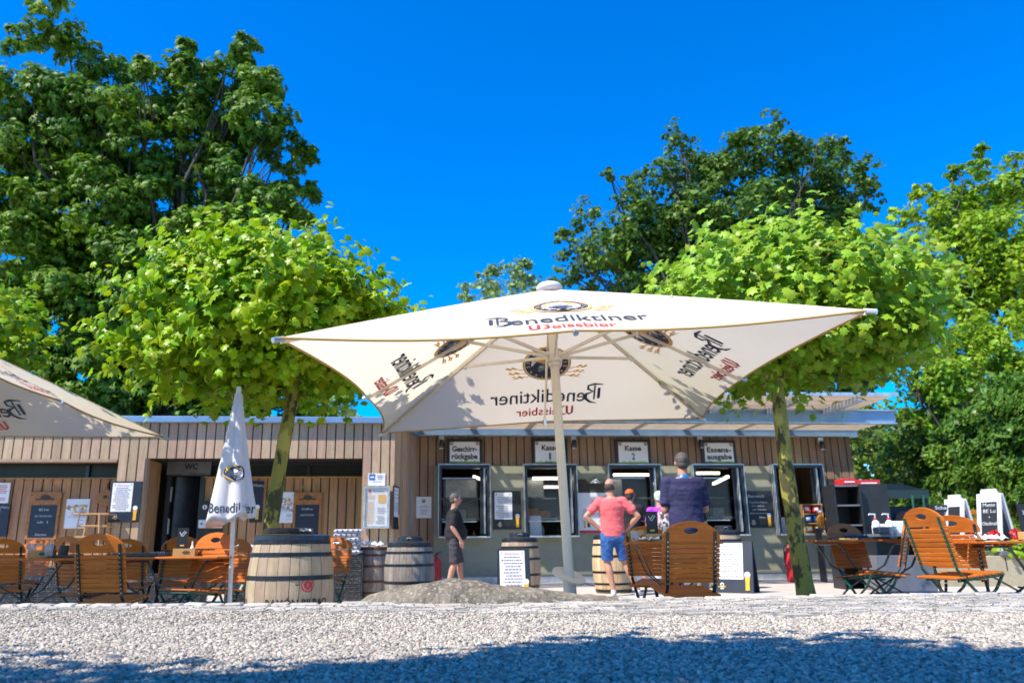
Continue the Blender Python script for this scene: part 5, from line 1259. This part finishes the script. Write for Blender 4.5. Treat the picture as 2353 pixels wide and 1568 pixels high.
# hedge
def hedge():
    g = np.random.default_rng(21); A = np.array([12.2, 24.0]); B = np.array([10.3, 14.9]); n = 52000
    root = thing('yew_hedge', 'tall clipped green hedge rising towards the right edge of the photo', 'hedge', (11.2, 19, 0))
    t = g.uniform(-.02, 1.02, n); h = 3.4+.25*np.sin(t*9)+.2*np.sin(t*23); face = g.random(n)
    off = g.uniform(-.12, .28, n)+.12*np.sin(t*31)+.1*np.sin(t*70+1); z = g.uniform(.1, 1, n)**.8*h
    off += .13*np.sin(z*5+t*40)+.08*np.sin(z*11); topm = face > .82; z[topm] = h[topm]+g.uniform(-.25, .25, topm.sum()); off[topm] = g.uniform(0, 1.6, topm.sum())
    d = (B-A)/np.linalg.norm(B-A); nr = np.array([d[1], -d[0]]); nr = -nr if nr[0] > 0 else nr
    XY = A+(B-A)*t[:, None]-nr*off[:, None]; P = np.stack([XY[:, 0]-11.2, XY[:, 1]-19, z], 1)
    N = np.stack([np.full(n, nr[0]), np.full(n, nr[1]), np.full(n, .5)], 1)+g.normal(size=(n, 3))*.55
    SV = [(0, 0, 0), (.16, .4, -.04), (0, 1, .05), (-.16, .4, -.04)]; 
    V2 = SV+[(x*.8+.3*y, y*.75-.1, z_+.02) for x, y, z_ in SV]+[(x*.8-.3*y, y*.75-.1, z_+.02) for x, y, z_ in SV]
    scatter('foliage', V2, [(0,1,2,3), (4,5,6,7), (8,9,10,11)], P, N, g.uniform(.09, .2, n), [m_yew], root)
    mb = MB(); a = (A-nr*.95); b = (B-nr*.95); mb.box((0, 0, 1.35), (.9, np.linalg.norm(A-B)*.97, 2.7), m_barkd, Matrix.Rotation(math.atan2(A[1]-B[1], A[0]-B[0])-PI/2, 3, 'Z')); mb.V = [(x+(a[0]+b[0])/2-11.2, y+(a[1]+b[1])/2-19, z) for x, y, z in mb.V]; 
    o = mb.build('core', root)
hedge()
# distant greenery closing the horizon behind the buildings
def treeline():
    g = np.random.default_rng(5); n = 42000; x = g.uniform(-60, 70, n); h = 8.2+1.2*np.sin(x*.31)+1.2*np.sin(x*.83+2); z = g.uniform(0, 1, n)*h; y = 48+g.uniform(-1.5, 1.5, n)+1.5*np.sin(z*1.2+x*.7)
    P = np.stack([x, y, z], 1); N = np.stack([np.zeros(n), np.full(n, -1.0), np.full(n, .6)], 1)+g.normal(size=(n, 3))*.5
    stuff(scatter('far_woods', MLV, MLF, P, N, g.uniform(.5, .95, n), [m_leafb]), 'far line of dark green woods behind the buildings', 'woods')
treeline()

# geraniums and green plants on the low wall
def plant(name, label, u, v, Y, w, h, seed, flowers=0, leafm=m_leafy, zb=None, pot=True, size=.075, nn=260):
    g = np.random.default_rng(seed); p = atY(u, v, Y); zb = WZ if zb is None else zb; rt = thing(name, label, 'plant', (p[0], Y, zb)); top = p[2]-zb
    q = g.normal(size=(nn, 3)); q /= np.linalg.norm(q, axis=1, keepdims=True); P = q*np.array([w/2, w/3, h/2])*(g.random((nn, 1))**.4)+np.array([0, 0, top-h/2])
    scatter('foliage', PLV, PLF, P, q+np.array([0, -.3, .7])+g.normal(size=(nn, 3))*.3, g.uniform(.6, 1.2, nn)*size, [leafm], rt, curl=.3)
    if flowers:
        FP = []; 
        for k in range(flowers):
            c = np.array([(k/(max(1, flowers-1))-.5)*w*.9, -.05, top+.05+g.uniform(-.05, .12)]); w_ = g.normal(size=(26, 3)); w_ /= np.linalg.norm(w_, axis=1, keepdims=True); FP.append(c+w_*.075)
            sm = MB(); sm.tube([(c[0]*.8, 0, top-h*.4), tuple(c)], .005, m_leafb, 5); sm.build('stem', rt)
        FP = np.concatenate(FP); scatter('blossoms', PLV, PLF, FP, g.normal(size=FP.shape)+np.array([0, -.4, .3]), np.full(len(FP), .07), [m_geran], rt)
    if pot:
        pt_ = MB(); hh = max(.08, top-h*.75); pt_.box((0, 0, hh/2), (w*.85, .2, hh), m_greym, None, .01); pt_.build('planter', rt)
    return rt
plant('geranium', 'red geranium between the two white framed sandwich boards', 2240, 1255, 13.95, .75, .5, 1, 3, zb=WZ)
plant('geranium', 'red geranium in front of the written white sandwich board', 2330, 1232, 13.6, .8, .42, 2, 3, zb=WZ)
plant('green_plant', 'low yellow-green plant at the left end of the low wall', 2195, 1262, 13.8, .5, .25, 3, 0, zb=WZ, pot=False)
plant('spiky_plant', 'dark leafy potted plant beside the hedge above the pump bottles', 2100, 1150, 15.8, .8, .9, 4, 0, m_leafb, zb=.0, size=.15, nn=160)
plant('green_plant', 'flowering plant with purple dots under the right table', 2170, 1255, 14.1, .5, .3, 6, 1, zb=WZ, pot=False)

# wicker bins and planters
def wicker(label, u, Y, w, h, d=.45):
    p = at(u, Y); rt = thing('wicker_planter', label, 'planter', p, YAW, 'black wicker planters')
    mb = MB(); nx, nz = int(w/.035), int(h/.03)
    for k in range(nz):
        z = (k+.5)*h/nz; a = .006 if k % 2 else 0
        mb.box((0, -d/2-a, z), (w, .012, h/nz*.72), m_wicker); mb.box((-w/2-a, 0, z), (.012, d, h/nz*.72), m_wicker); mb.box((w/2+a, 0, z), (.012, d, h/nz*.72), m_wicker)
    for k in range(nx+1): mb.box((-w/2+k*w/nx, -d/2-.002, h/2), (.012, .014, h), m_wicker)
    mb.box((0, 0, h/2), (w-.02, d-.02, h-.01), m_gap); mb.build('weave', rt)
    mb = MB(); mb.box((0, 0, h+.012), (w+.03, d+.03, .03), m_blackp, None, .008); mb.build('rim', rt); return rt
wicker('black wicker box between the closed parasol and the largest front barrel', 572, 11.2, .5, .68)
wicker('black wicker box carrying the pile of striped blankets', 797, 12.4, .5, .66)
wicker('black wicker box behind the chairs at the left edge', 60, 12.2, 1.0, .55)
wicker('black wicker box behind the nearest left chair', 168, 12.2, .7, .5)
wicker('black wicker box behind the tables in front of the dark WC door', 405, 12.8, .9, .42)
napkin((at(572, 11.2)[0]-.05, 11.1, .72), 'crumpled paper lying on the wicker box beside the closed parasol', 1.6, 12)
# pile of folded blankets
p = at(797, 12.4); r = random.Random(2); z = p[2]+.70
for k in range(6):
    rt = MB(); hh = .062; rt.box((0, 0, hh/2), (.40+r.uniform(-.03, .03), .32, hh-.008), m_towelw, None, .022)
    for q in range(5): rt.box((-.16+q*.08, -.162, hh/2), (.028, .006, hh*.6), m_towelb)
    rt.box((0, -.158, hh/2), (.38, .008, .006), m_towelb)
    o = rt.build('folded_blanket'); o.location = (p[0]+r.uniform(-.02, .03), 12.35, z); o.rotation_euler = (0, 0, r.uniform(-.12, .12)); z += hh
    tag(o, ['bottom', 'second from bottom', 'third from bottom', 'third from top', 'second from top', 'topmost'][k]+' folded blue and white blanket in the pile on the wicker box', 'blanket', 'folded blankets')
o = napkin((p[0]-.37, 12.2, p[2]+.68), 'checked blue cloth heaped left of the blanket pile', 2.6, 3, m_towelb)

# fire extinguishers
def extinguisher(label, u, Y, h=.5):
    rt = thing('fire_extinguisher', label, 'fire extinguisher', at(u, Y), 0, 'red fire extinguishers')
    mb = MB(); mb.lathe([(0, .01), (.085, .01), (.09, .04), (.09, h*.78), (.06, h*.88), (.03, h*.92), (.03, h), (0, h)], m_redpl, 20); mb.build('cylinder', rt, True)
    mb = MB(); mb.box((0, 0, h+.02), (.05, .03, .05), m_blackp); mb.bar((0, 0, h+.04), (.09, 0, h+.06), .02, .012, m_blackp); mb.tube([(-.03, 0, h), (-.1, 0, h-.05), (-.11, -.03, h*.4)], .012, m_blackp, 8); mb.build('valve', rt)
extinguisher('red fire extinguisher at the wall right of the black-hooped barrels', 1003, 15.9, .62)
extinguisher('tall red fire extinguisher at the wall behind the right plane trunk', 1816, 15.6, .7)

# shelf rack, cart, bottles at the right of the kiosk
YR = 13.0
def P_(u, v, Y=YR): return atY(u, v, Y)
a, b = P_(1914, 1120), P_(2042, 1335); x0, x1, zt = a[0], b[0], P_(1950, 1112)[2]; xm = P_(1972, 1120)[0]
rt = thing('shelf_rack', 'tall black shelf rack with red boxes on top beside the kiosk', 'shelf', (x0, YR, 0), rad(-4)); w1 = xm-x0; w2 = P_(2036, 1120)[0]-xm
mb = MB(); mb.box((w1/2, .5, zt/2), (w1, .02, zt), m_black); mb.box((.01, .25, zt/2), (.025, .5, zt), m_black); mb.box((w1, .25, zt/2), (.025, .5, zt), m_black); mb.build('frame', rt)
for k in range(5):
    mb = MB(); mb.box((w1/2, .25, zt*(1-.19*k)-.02), (w1-.04, .48, .025), m_greym); mb.build('shelf', rt)
mb = MB(); mb.box((w1+.02+w2/2, .12, zt*.54+.02), (w2, .03, zt*.9), m_black, Matrix.Rotation(rad(-6), 3, 'Z')); mb.build('door', rt)
r = random.Random(8)
for i, (u0, u1, v0, v1, dy, l) in enumerate(((1929, 1960, 1097, 1111, .2, 'small red drink carton on the top left of the black shelf rack'), (1964, 2014, 1100, 1110, .5, 'long red crate on top of the black shelf rack'))):
    a, b = P_(u0, v1, YR+dy), P_(u1, v0, YR+dy); mb = MB(); hh = max(.1, b[2]-a[2]); mb.box((0, 0, hh/2), (b[0]-a[0], .3, hh), m_redpl, None, .008); mb.box((0, -.153, hh*.45), ((b[0]-a[0])*.7, .006, hh*.2), m_foam)
    o = mb.build('red_crate'); o.location = ((a[0]+b[0])/2, YR+dy+.05, zt+.005); tag(o, l, 'crate')
for i, u in enumerate((1955, 1976)):
    a = P_(u, 1205, YR-.3); mb = MB(); mb.box((0, 0, .07), (.17, .2, .14), m_potato, None, .005); mb.box((0, -.102, .07), (.012, .004, .13), m_woodl); o = mb.build('cardboard_box'); o.location = (a[0], YR-.1, zt*(1-.19*3)-.0); tag(o, ('left' if i == 0 else 'right')+' small cardboard box on the lower shelf of the black rack', 'box')
# serving cart
YC = 11.8; a, b = P_(1990, 1230, YC), P_(2128, 1330, YC); ct = P_(2050, 1229, YC)[2]
rt = thing('serving_cart', 'grey metal cart with open middle shelf at the right terrace', 'cart', ((a[0]+b[0])/2, YC, gz(9)), rad(-6)); w = b[0]-a[0]; ct -= gz(9)
mb = MB(); mb.box((0, 0, ct), (w, .6, .04), m_greym, None, .006); mb.build('top', rt)
mb = MB(); mb.box((0, 0, ct*.36), (w, .56, ct*.6), m_greym, None, .006); mb.build('body', rt)
for s in (-1, 1):
    mb = MB(); mb.box((s*(w/2-.03), 0, ct*.8), (.04, .5, ct*.38), m_black); mb.build('side_panel', rt)
mb = MB(); mb.box((0, .2, ct*.8), (w-.1, .04, ct*.38), m_black); mb.build('back_panel', rt)
zc_ = ct+gz(9)+.02
def pump(u, label):
    q = P_(u, 1220, YC-.1); rt = thing('pump_bottle', label, 'bottle', (q[0], YC-.1, zc_), 0, 'white pump bottles')
    mb = MB(); mb.lathe([(0, 0), (.045, 0), (.05, .01), (.05, .17), (.02, .2), (0, .2)], m_white, 16); mb.build('bottle', rt, True)
    mb = MB(); mb.lathe([(0, .2), (.022, .2), (.022, .23), (0, .23)], m_red_ink, 12); mb.build('collar', rt)
    mb = MB(); mb.tube([(0, 0, .2), (0, 0, .28)], .008, m_white, 8); mb.tube([(.01, 0, .28), (-.08, 0, .285), (-.09, 0, .27)], .010, m_white, 8); mb.build('pump', rt)
pump(2014, 'white pump bottle at the left on the grey cart'); pump(2045, 'white pump bottle at the right on the grey cart')
for u, l, ww, hh, mm in ((2030, 'white plastic box between the pump bottles on the grey cart', .26, .14, m_white), (2064, 'white tray right of the pump bottles on the grey cart', .2, .18, m_white), (2026, 'small dark blue box in front of the white box on the grey cart', .18, .09, m_navy)):
    q = P_(u, 1220, YC+.1 if mm is m_white else YC-.2); mb = MB(); mb.box((0, 0, hh/2), (ww, .2, hh), mm, None, .015); mb.box((0, 0, hh), (ww*.9, .18, .012), mm); o = mb.build('plastic_box'); o.location = (q[0], q[1], zc_+.002); tag(o, l, 'box')
# dark green awning and machine behind
q0, q1 = P_(1962, 1105, 15.5), P_(2098, 1120, 15.5)
rt = thing('market_stand', 'dark green canopied stand behind the black shelf rack', 'stand', ((q0[0]+q1[0])/2, 15.5, 0)); w = q1[0]-q0[0]; hz = P_(2030, 1106, 15.5)[2]
mb = MB(); mb.add([(-w/2, -.5, hz-.2), (w/2, -.5, hz-.2), (w/2, .5, hz), (-w/2, .5, hz)], [(0, 1, 2, 3)], m_black); mb.box((0, -.5, hz-.27), (w, .02, .16), m_dgreen); mb.build('awning', rt)
for s in (-1, 1):
    mb = MB(); mb.box((s*w*.47, -.45, (hz-.2)/2), (.05, .05, hz-.2), m_black); mb.build('post', rt)
mb = MB(); mb.box((0, 0, .7), (w*.9, .7, 1.4), m_black, None, .02); mb.build('body', rt)
q = P_(2140, 1185, 14.6); rt = thing('grill', 'black barrel grill with green handles and pale lettering near the hedge', 'grill', (q[0], 14.6, 0))
mb = MB(); mb.tube([(-.55, 0, 1.0), (.55, 0, 1.0)], .28, m_black, 24); mb.build('drum', rt, False)
for s in (-1, 1):
    mb = MB(); mb.bar((s*.45, 0, .8), (s*.55, 0, 0), .05, .05, m_black); mb.build('leg', rt)
mb = MB(); mb.tube([(-.42, -.2, 1.2), (-.42, -.2, 1.55), (-.22, -.2, 1.55), (-.22, -.2, 1.2)], .022, m_green, 8); mb.build('handle', rt)
mb = MB(); mb.tube([(-.05, -.28, 1.1), (.5, -.28, 1.1)], .03, m_green, 8); fl = Flat(); fl.text('Schankbier', 0, 0, .06, .5, m_chalk, .02); fl.put(mb, onwall(.15, -.32, 1.3)); mb.box((.15, -.305, 1.32), (.6, .02, .12), m_black); mb.build('front_rail', rt)
# wooden shelf box with packets in the last window
xa, z0_ = MW.hit(1849, 1226, -.02); xb, z1_ = MW.hit(1882, 1158, -.02); q = MW.o+MW.ex*((xa+xb)/2)+MW.n*.02
rt = thing('display_shelf', 'orange wooden shelf with red and blue packets on the counter of the last window', 'shelf', (q[0], q[1], WZ0), YAW+rad(-12)); w, h = xb-xa, z1_-z0_
mb = MB()
for x in (-w/2, w/2): mb.box((x, 0, h/2), (.02, .22, h), m_woodl)
for k in range(4): mb.box((0, 0, .012+(h-.024)*k/3), (w-.02, .21, .016), m_woodl)
mb.box((0, .11, h/2), (w, .01, h), m_leather); mb.build('case', rt)
for k, mm in ((2, m_redpl), (1, m_cyan), (0, m_amber)):
    for x in (-.25, .22):
        mb = MB(); mb.box((x*w, -.02, .03+h*k/3+h*.12), (w*.38, .1, h*.22), mm, None, .01); mb.box((x*w, -.073, .03+h*k/3+h*.12), (w*.2, .004, h*.1), m_foam); mb.build('packet', rt)
# small black stand with amber jars next to it
q = P_(1900, 1250, 15.6); rt = thing('jar_stand', 'slim black stand carrying amber jars right of the last window', 'stand', (q[0], 15.6, 0))
mb = MB(); mb.box((0, 0, 1.0), (.34, .3, .03), m_black); mb.build('top', rt)
for x in (-.14, .14):
    mb = MB(); mb.box((x, 0, .5), (.03, .25, 1.0), m_black); mb.build('leg', rt)
for x, hh in ((-.08, .3), (.08, .26)):
    mb = MB(); mb.lathe([(0, 0), (.06, 0), (.065, hh*.7), (.04, hh*.8), (.045, hh), (0, hh)], m_amber, 16, (x, 0, 1.02)); mb.lathe([(0, hh), (.05, hh), (.05, hh+.03), (0, hh+.03)], m_foam, 14, (x, 0, 1.02)); mb.build('jar', rt)
for k in range(7):   # slim wire bars of the stand fence right of the kiosk
    pass


# ================================================================== PEOPLE
def chain(mb, P, R, m, n=12):
    P = [Vector(p) for p in P]
    for i in range(len(P)-1): mb.tube([P[i], P[i+1]], [R[i], R[i+1]], m, n)
    for p, r in zip(P, R): mb.ell(p, (r, r, r), m, n, 8)
def remesh(mb, name, mats, parent, vox=.011, smooth=2, colour=None):
    me = bpy.data.meshes.new(name); me.from_pydata([tuple(v) for v in mb.V], [], mb.F); me.update()
    o = bpy.data.objects.new(name, me); COL.objects.link(o)
    bmx = bmesh.new(); bmx.from_mesh(me); bmesh.ops.recalc_face_normals(bmx, faces=bmx.faces); bmx.to_mesh(me); bmx.free()
    md = o.modifiers.new('r', 'REMESH'); md.mode = 'VOXEL'; md.voxel_size = vox; md.use_smooth_shade = True
    ms = o.modifiers.new('s', 'SMOOTH'); ms.iterations = smooth; ms.factor = .5
    dg = bpy.context.evaluated_depsgraph_get(); dg.update(); m2 = bpy.data.meshes.new_from_object(o.evaluated_get(dg))
    bpy.data.objects.remove(o); bpy.data.meshes.remove(me); m2.name = name; m2.materials.clear()
    for m in mats: m2.materials.append(m)
    o = bpy.data.objects.new(name, m2); COL.objects.link(o)
    if parent: o.parent = parent
    return o
def hand(mb, w, fwd, pn, m, curl=.5, side=1):
    """w wrist, fwd along the palm, pn palm normal (towards which the fingers curl)"""
    w = Vector(w); f = Vector(fwd).normalized(); p = Vector(pn); p = (p-f*p.dot(f)).normalized(); s = f.cross(p)*side
    for k in range(4):
        b = w+f*.03+s*(.026-.017*k); e = w+f*(.085-.004*abs(k-1))+s*(.030-.020*k); chain(mb, [b, e], [.014, .0115], m, 8)
        L = (.034, .04, .037, .029)[k]; d = f.copy(); q = e
        for j in range(3):
            d = (d*math.cos(curl*.8)+p*math.sin(curl*.8)).normalized() if j or curl > .2 else d; q2 = q+d*L*(1-.18*j); chain(mb, [q, q2], [.0105-.001*j, .0095-.001*j], m, 8); q = q2
    t0 = w+f*.02+s*.026; t1 = t0+f*.03+s*.022+p*.012; t2 = t1+f*.032+s*.006+p*.016; chain(mb, [t0, t1, t2], [.015, .012, .009], m, 8)
def person(label, loc, rz, H, arms, legs, shirt, trousers, skin=m_skin, hair=m_hair, belly=.0, sleeve=.62, shortlen=.95, shoe=m_shoe, headturn=0.0, bald=False, cap=None, lean=0.0, collar=None, sw=1.0):
    k = H/1.75; rt = thing('person', label, 'person', loc, rz)
    V3 = lambda p: Vector(p)*k
    B = MB(); L = lean
    tors = [((0, .0, .88), .165*sw, .115), ((0, 0, .98), .165*sw, .115+belly*.5), ((0, belly*.4, 1.08), .155*sw+belly*.3, .108+belly), ((0, belly*.2, 1.2), .165*sw, .115+belly*.4), ((0, 0, 1.32), .185*sw, .12), ((0, -.005, 1.41), .165*sw, .095), ((0, 0, 1.46), .09, .07)]
    def tl(extra, z0=0, z1=9, flare=0):
        rs = []
        for c, rx, ry in tors:
            if z0 <= c[2] <= z1: rs.append((V3((c[0], c[1]+L*(c[2]-.9), c[2])), (rx+extra)*k, (ry+extra)*k))
        return rs
    B.loft(tl(0), m_skin, 24)
    nb = V3((0, L*.57, 1.44)); hc = V3((0, .025+L*.75, 1.63))
    chain(B, [nb, hc-Vector((0, .01, .05))], [.062*k, .056*k], m_skin, 14)
    Rh = Matrix.Rotation(headturn, 3, 'Z')
    def hd(p): return hc+Rh @ (Vector(p)*k)
    B.ell(hd((0, -.005, .02)), (.077*k, .095*k, .10*k), m_skin, 20, 14, Rh); B.ell(hd((0, .03, -.045)), (.058*k, .06*k, .065*k), m_skin, 16, 10, Rh)
    B.ell(hd((0, .055, -.075)), (.03*k, .03*k, .025*k), m_skin, 12, 8, Rh)
    B.tube([hd((0, .082, .025)), hd((0, .112, -.018)), hd((0, .088, -.028))], [.012*k, .019*k, .012*k], m_skin, 8)
    for s in (-1, 1):
        B.ell(hd((s*.079, -.005, -.005)), (.012*k, .02*k, .033*k), m_skin, 10, 8, Rh); B.ell(hd((s*.032, .078, .03)), (.022*k, .014*k, .010*k), m_skin, 8, 6, Rh)
    B.ell(hd((0, .088, -.052)), (.026*k, .012*k, .007*k), m_skin, 8, 6, Rh); B.ell(hd((0, .086, -.064)), (.022*k, .012*k, .008*k), m_skin, 8, 6, Rh)
    S = MB(); S.loft(tl(.018)[:-1]+[(V3((0, L*.55, 1.455)), .085*k, .075*k)], shirt, 28)
    if belly: S.loft([(V3((0, 0, .84)), .178*k*sw, .13*k), (V3((0, belly*.4, .95)), .182*k*sw, (.13+belly*.8)*k), (V3((0, belly*.45, 1.1)), .18*k*sw, (.125+belly)*k)], shirt, 24)
    else: S.loft([(V3((0, 0, .86)), .186*k*sw, .135*k), (V3((0, 0, .95)), .184*k*sw, .135*k), (V3((0, 0, 1.1)), .175*k*sw, .125*k)], shirt, 24)
    for s, (el, wr, hn, hp, cu) in zip((-1, 1), arms):
        sh = V3((s*.175*sw, L*.5, 1.395)); el, wr = V3(el), V3(wr)
        chain(B, [sh, (sh+el)/2, el], [.058*k, .05*k, .041*k], m_skin, 14); chain(B, [el, el.lerp(wr, .3), wr], [.041*k, .044*k, .027*k], m_skin, 14)
        if hn: hand(B, wr, hn, hp, m_skin, cu, s)
        chain(S, [V3((s*.13*sw, L*.5, 1.39)), sh, sh.lerp(el, sleeve)], [.075*k, .074*k, .064*k], shirt, 16)
        d = (el-sh).normalized(); e = sh.lerp(el, sleeve); S.tube([e-d*.02, e+d*.02], [.066*k, .069*k], shirt, 18)
    T = MB(); T.loft([(V3((0, 0, .80)), .178*k, .125*k), (V3((0, 0, .90)), .180*k, .128*k), (V3((0, 0, .99)), .166*k, .122*k)], trousers, 24)
    for s, (kn, an, toe) in zip((-1, 1), legs):
        hp_ = V3((s*.092, 0, .88)); kn, an = V3(kn), V3(an)
        chain(B, [hp_, (hp_+kn)/2, kn], [.09*k, .075*k, .053*k], m_skin, 14); chain(B, [kn, kn.lerp(an, .3)+Vector((0, -.012*k, 0)), an], [.053*k, .058*k, .036*k], m_skin, 14)
        td = Vector(toe).normalized(); chain(B, [an-Vector((0, 0, .05*k)), an-Vector((0, 0, .055*k))+td*.14*k], [.036*k, .028*k], m_skin, 12)
        e = hp_.lerp(kn, min(shortlen, 1.0)); d = (e-hp_).normalized()
        T.tube([hp_-d*.04, hp_.lerp(e, .5), e], [.105*k, .098*k, .088*k], trousers, 20)
        if shortlen > 1: f_ = kn.lerp(an, .9); T.tube([e, f_], [.084*k, .062*k], trousers, 18); T.ell(e, (.083*k,)*3, trousers, 14, 8)
        sb = MB(); h_ = an-Vector((0, 0, .062*k)); nrm = Vector((-td.y, td.x, 0)); chain(sb, [h_-td*.05*k, h_+td*.06*k, h_+td*.155*k+Vector((0, 0, -.008))], [.036*k, .040*k, .030*k], shoe, 12); sb.tube([h_+Vector((0, 0, .0)), h_+Vector((0, 0, .06*k))], [.044*k, .040*k], shoe, 14)
        zb = (an.z-.095*k); sb.V = [(x, y, max(z, zb)) for x, y, z in sb.V]; remesh(sb, 'shoe', [shoe], rt, .009, 1)
    remesh(B, 'body', [skin], rt, .0105, 2)
    # folds in the cloth
    from mathutils import noise as N_
    for nm, mb_, mm in (('shirt', S, shirt), ('trousers' if shortlen > 1 else 'shorts', T, trousers)):
        o = remesh(mb_, nm, [mm], rt, .013, 4)
        for v in o.data.vertices:
            p = v.co; q = (1-abs(N_.noise(Vector((p.x*5+p.z*4, p.y*5, p.z*11)))))**3*.010-.003+N_.noise(Vector((p.x*15, p.y*14, p.z*24)))*.0025
            v.co += v.normal*q
    if cap:
        c_ = MB(); c_.ell(hd((0, -.008, .045)), (.086*k, .105*k, .088*k), cap, 20, 12, Rh); c_.V = [(x, y, z) for x, y, z in c_.V]; zc = hd((0, 0, .028)).z; c_.V = [(x, y, max(z, zc)) for x, y, z in c_.V]
        c_.box(hd((0, .12, .032)), (.12*k, .09*k, .008), cap, Rh, .003); c_.build('cap', rt, True)
    if hair:
        h_ = MB()
        if bald:
            h_.ell(hd((0, -.018, -.012)), (.0815*k, .093*k, .088*k), hair, 22, 14, Rh)
            zt = hd((0, 0, .052)).z; zb = hd((0, 0, -.062)).z; h_.V = [(x, y, min(z, zt)) if z > 0 else (x, y, z) for x, y, z in h_.V]; h_.V = [(x, y, max(zb, min(z, zt))) for x, y, z in h_.V]
        else:
            h_.ell(hd((0, -.016, .030)), (.083*k, .097*k, .098*k), hair, 24, 16, Rh); h_.ell(hd((0, -.045, -.02)), (.070*k, .062*k, .06*k), hair, 18, 12, Rh)
            h_.V = [tuple(Vector(v)+Vector((random.uniform(-1, 1), random.uniform(-1, 1), random.uniform(-1, 1)))*.002) for v in h_.V]
        h_.build('hair', rt, True)
    if collar:
        c_ = MB(); c_.loft([(V3((0, L*.55-.003, 1.445)), .083*k, .078*k), (V3((0, L*.58-.006, 1.485)), .068*k, .066*k), (V3((0, L*.58-.006, 1.49)), .062*k, .060*k)], collar, 22, False); c_.build('collar', rt, True)
    return rt
# man in the pink shirt, hands on his hips
p = at(1411, 12.0); DN = (0, 0, -1)
person('bald man in a pink shirt and blue denim shorts with both hands on his hips', p, rad(-6), 1.70,
    [((-.40, -.06, 1.17), (-.20, -.03, .98), (.8, .2, -.35), (.6, .2, -.7), .45), ((.40, -.04, 1.17), (.215, .09, .97), (-.7, .35, -.3), (-.5, -.3, -.7), .45)],
    [((-.10, .03, .49), (-.03, .0, .09), (.1, 1, 0)), ((.16, .06, .50), (.34, .05, .09), (.5, 1, 0))],
    m_pink, m_jeans, hair=m_hair, bald=True, headturn=rad(-30), shoe=m_shoe, shortlen=.94)
# tall man in the navy polo shirt
p = at(1584, 9.6)
person('tall man in a navy polo shirt with folded arms seen from behind', p, rad(3), 1.80,
    [((-.235, .03, 1.08), (-.02, .20, 1.13), (1, .1, .05), (0, -1, 0), .3), ((.25, .03, 1.09), (.0, .22, 1.18), (-1, .1, .0), (0, -1, 0), .3)],
    [((-.12, .03, .49), (-.13, 0, .09), (-.2, 1, 0)), ((.15, .02, .49), (.17, 0, .09), (.25, 1, 0))],
    m_navyshirt, m_navy, hair=m_hairg, collar=m_cyan, belly=.01, sleeve=.72, shoe=m_shoed, headturn=rad(3), sw=1.12, shortlen=.8)
# man in black walking past, in profile
p = at(1043, 14.6)
person('man in black shirt and grey shorts walking to the right along the kiosk', p, rad(-84), 1.72,
    [((-.22, -.08, 1.13), (-.20, .05, .92), (0, .2, -1), (1, 0, 0), .5), ((.24, -.05, 1.12), (.25, .10, .90), (0, .25, -1), (-1, 0, 0), .6)],
    [((-.09, .11, .49), (-.09, .16, .09), (0, 1, 0)), ((.09, .0, .48), (.10, -.12, .10), (0, 1, 0))],
    m_blacksh, m_shorts, hair=m_hairg, belly=.085, sleeve=.75, shortlen=1.0, shoe=m_shoed, sw=1.05)
# customer with the orange cap
p = at(1456, 14.2)
person('person in a black T-shirt and orange cap ordering at the Kasse 2 window', p, rad(-14), 1.68,
    [((-.24, .02, 1.12), (-.16, .24, 1.05), (.3, 1, 0), (0, 0, -1), .4), ((.27, .05, 1.13), (.30, .22, 1.00), (.1, 1, .0), (0, 0, -1), .4)],
    [((-.10, .02, .49), (-.10, 0, .09), (0, 1, 0)), ((.12, .03, .49), (.20, 0, .09), (.2, 1, 0))],
    m_blacksh, m_black, hair=m_hair, cap=m_orange, shoe=m_shoed, headturn=rad(-18), shortlen=.9)
# customer in purple with a patterned bag
p = at(1524, 13.6)
pp = person('person in a purple shirt and pale hat half hidden by the tall man', p, rad(4), 1.60,
    [((-.24, .03, 1.12), (-.20, .12, .90), (0, .3, -1), (1, 0, 0), .4), ((.24, .05, 1.12), (.18, .22, 1.02), (-.3, 1, 0), (0, 0, -1), .4)],
    [((-.10, .02, .49), (-.10, 0, .09), (0, 1, 0)), ((.12, .03, .49), (.12, 0, .09), (.2, 1, 0))],
    m_purple, m_towelw, hair=m_hat, cap=m_hat, shoe=m_shoed, headturn=rad(-10), shortlen=1.2)
mb = MB(); mb.ell((0, 0, 0), (.15, .10, .24), m_pattern, 22, 16); mb.ell((0, -.07, -.06), (.11, .06, .12), m_pattern, 18, 12)
o = mb.build('backpack', None, True); o.location = (p[0]+.04, p[1]-.20, p[2]+1.09); tag(o, 'dark and white patterned backpack carried by the person in purple', 'backpack')
mb = MB(); 
# customer in dark jeans hidden behind the tall man
p = at(1601, 14.6)
person('person in dark jeans standing at the fourth window, hidden behind the tall man', p, rad(0), 1.66,
    [((-.22, .05, 1.12), (-.1, .24, 1.05), (.3, 1, 0), (0, 0, -1), .4), ((.22, .05, 1.13), (.12, .24, 1.05), (-.1, 1, .0), (0, 0, -1), .4)],
    [((-.08, .02, .49), (-.07, 0, .09), (0, 1, 0)), ((.08, .03, .49), (.08, 0, .09), (.2, 1, 0))],
    m_blacksh, m_navy, hair=m_hair, shoe=m_shoed, shortlen=1.2)
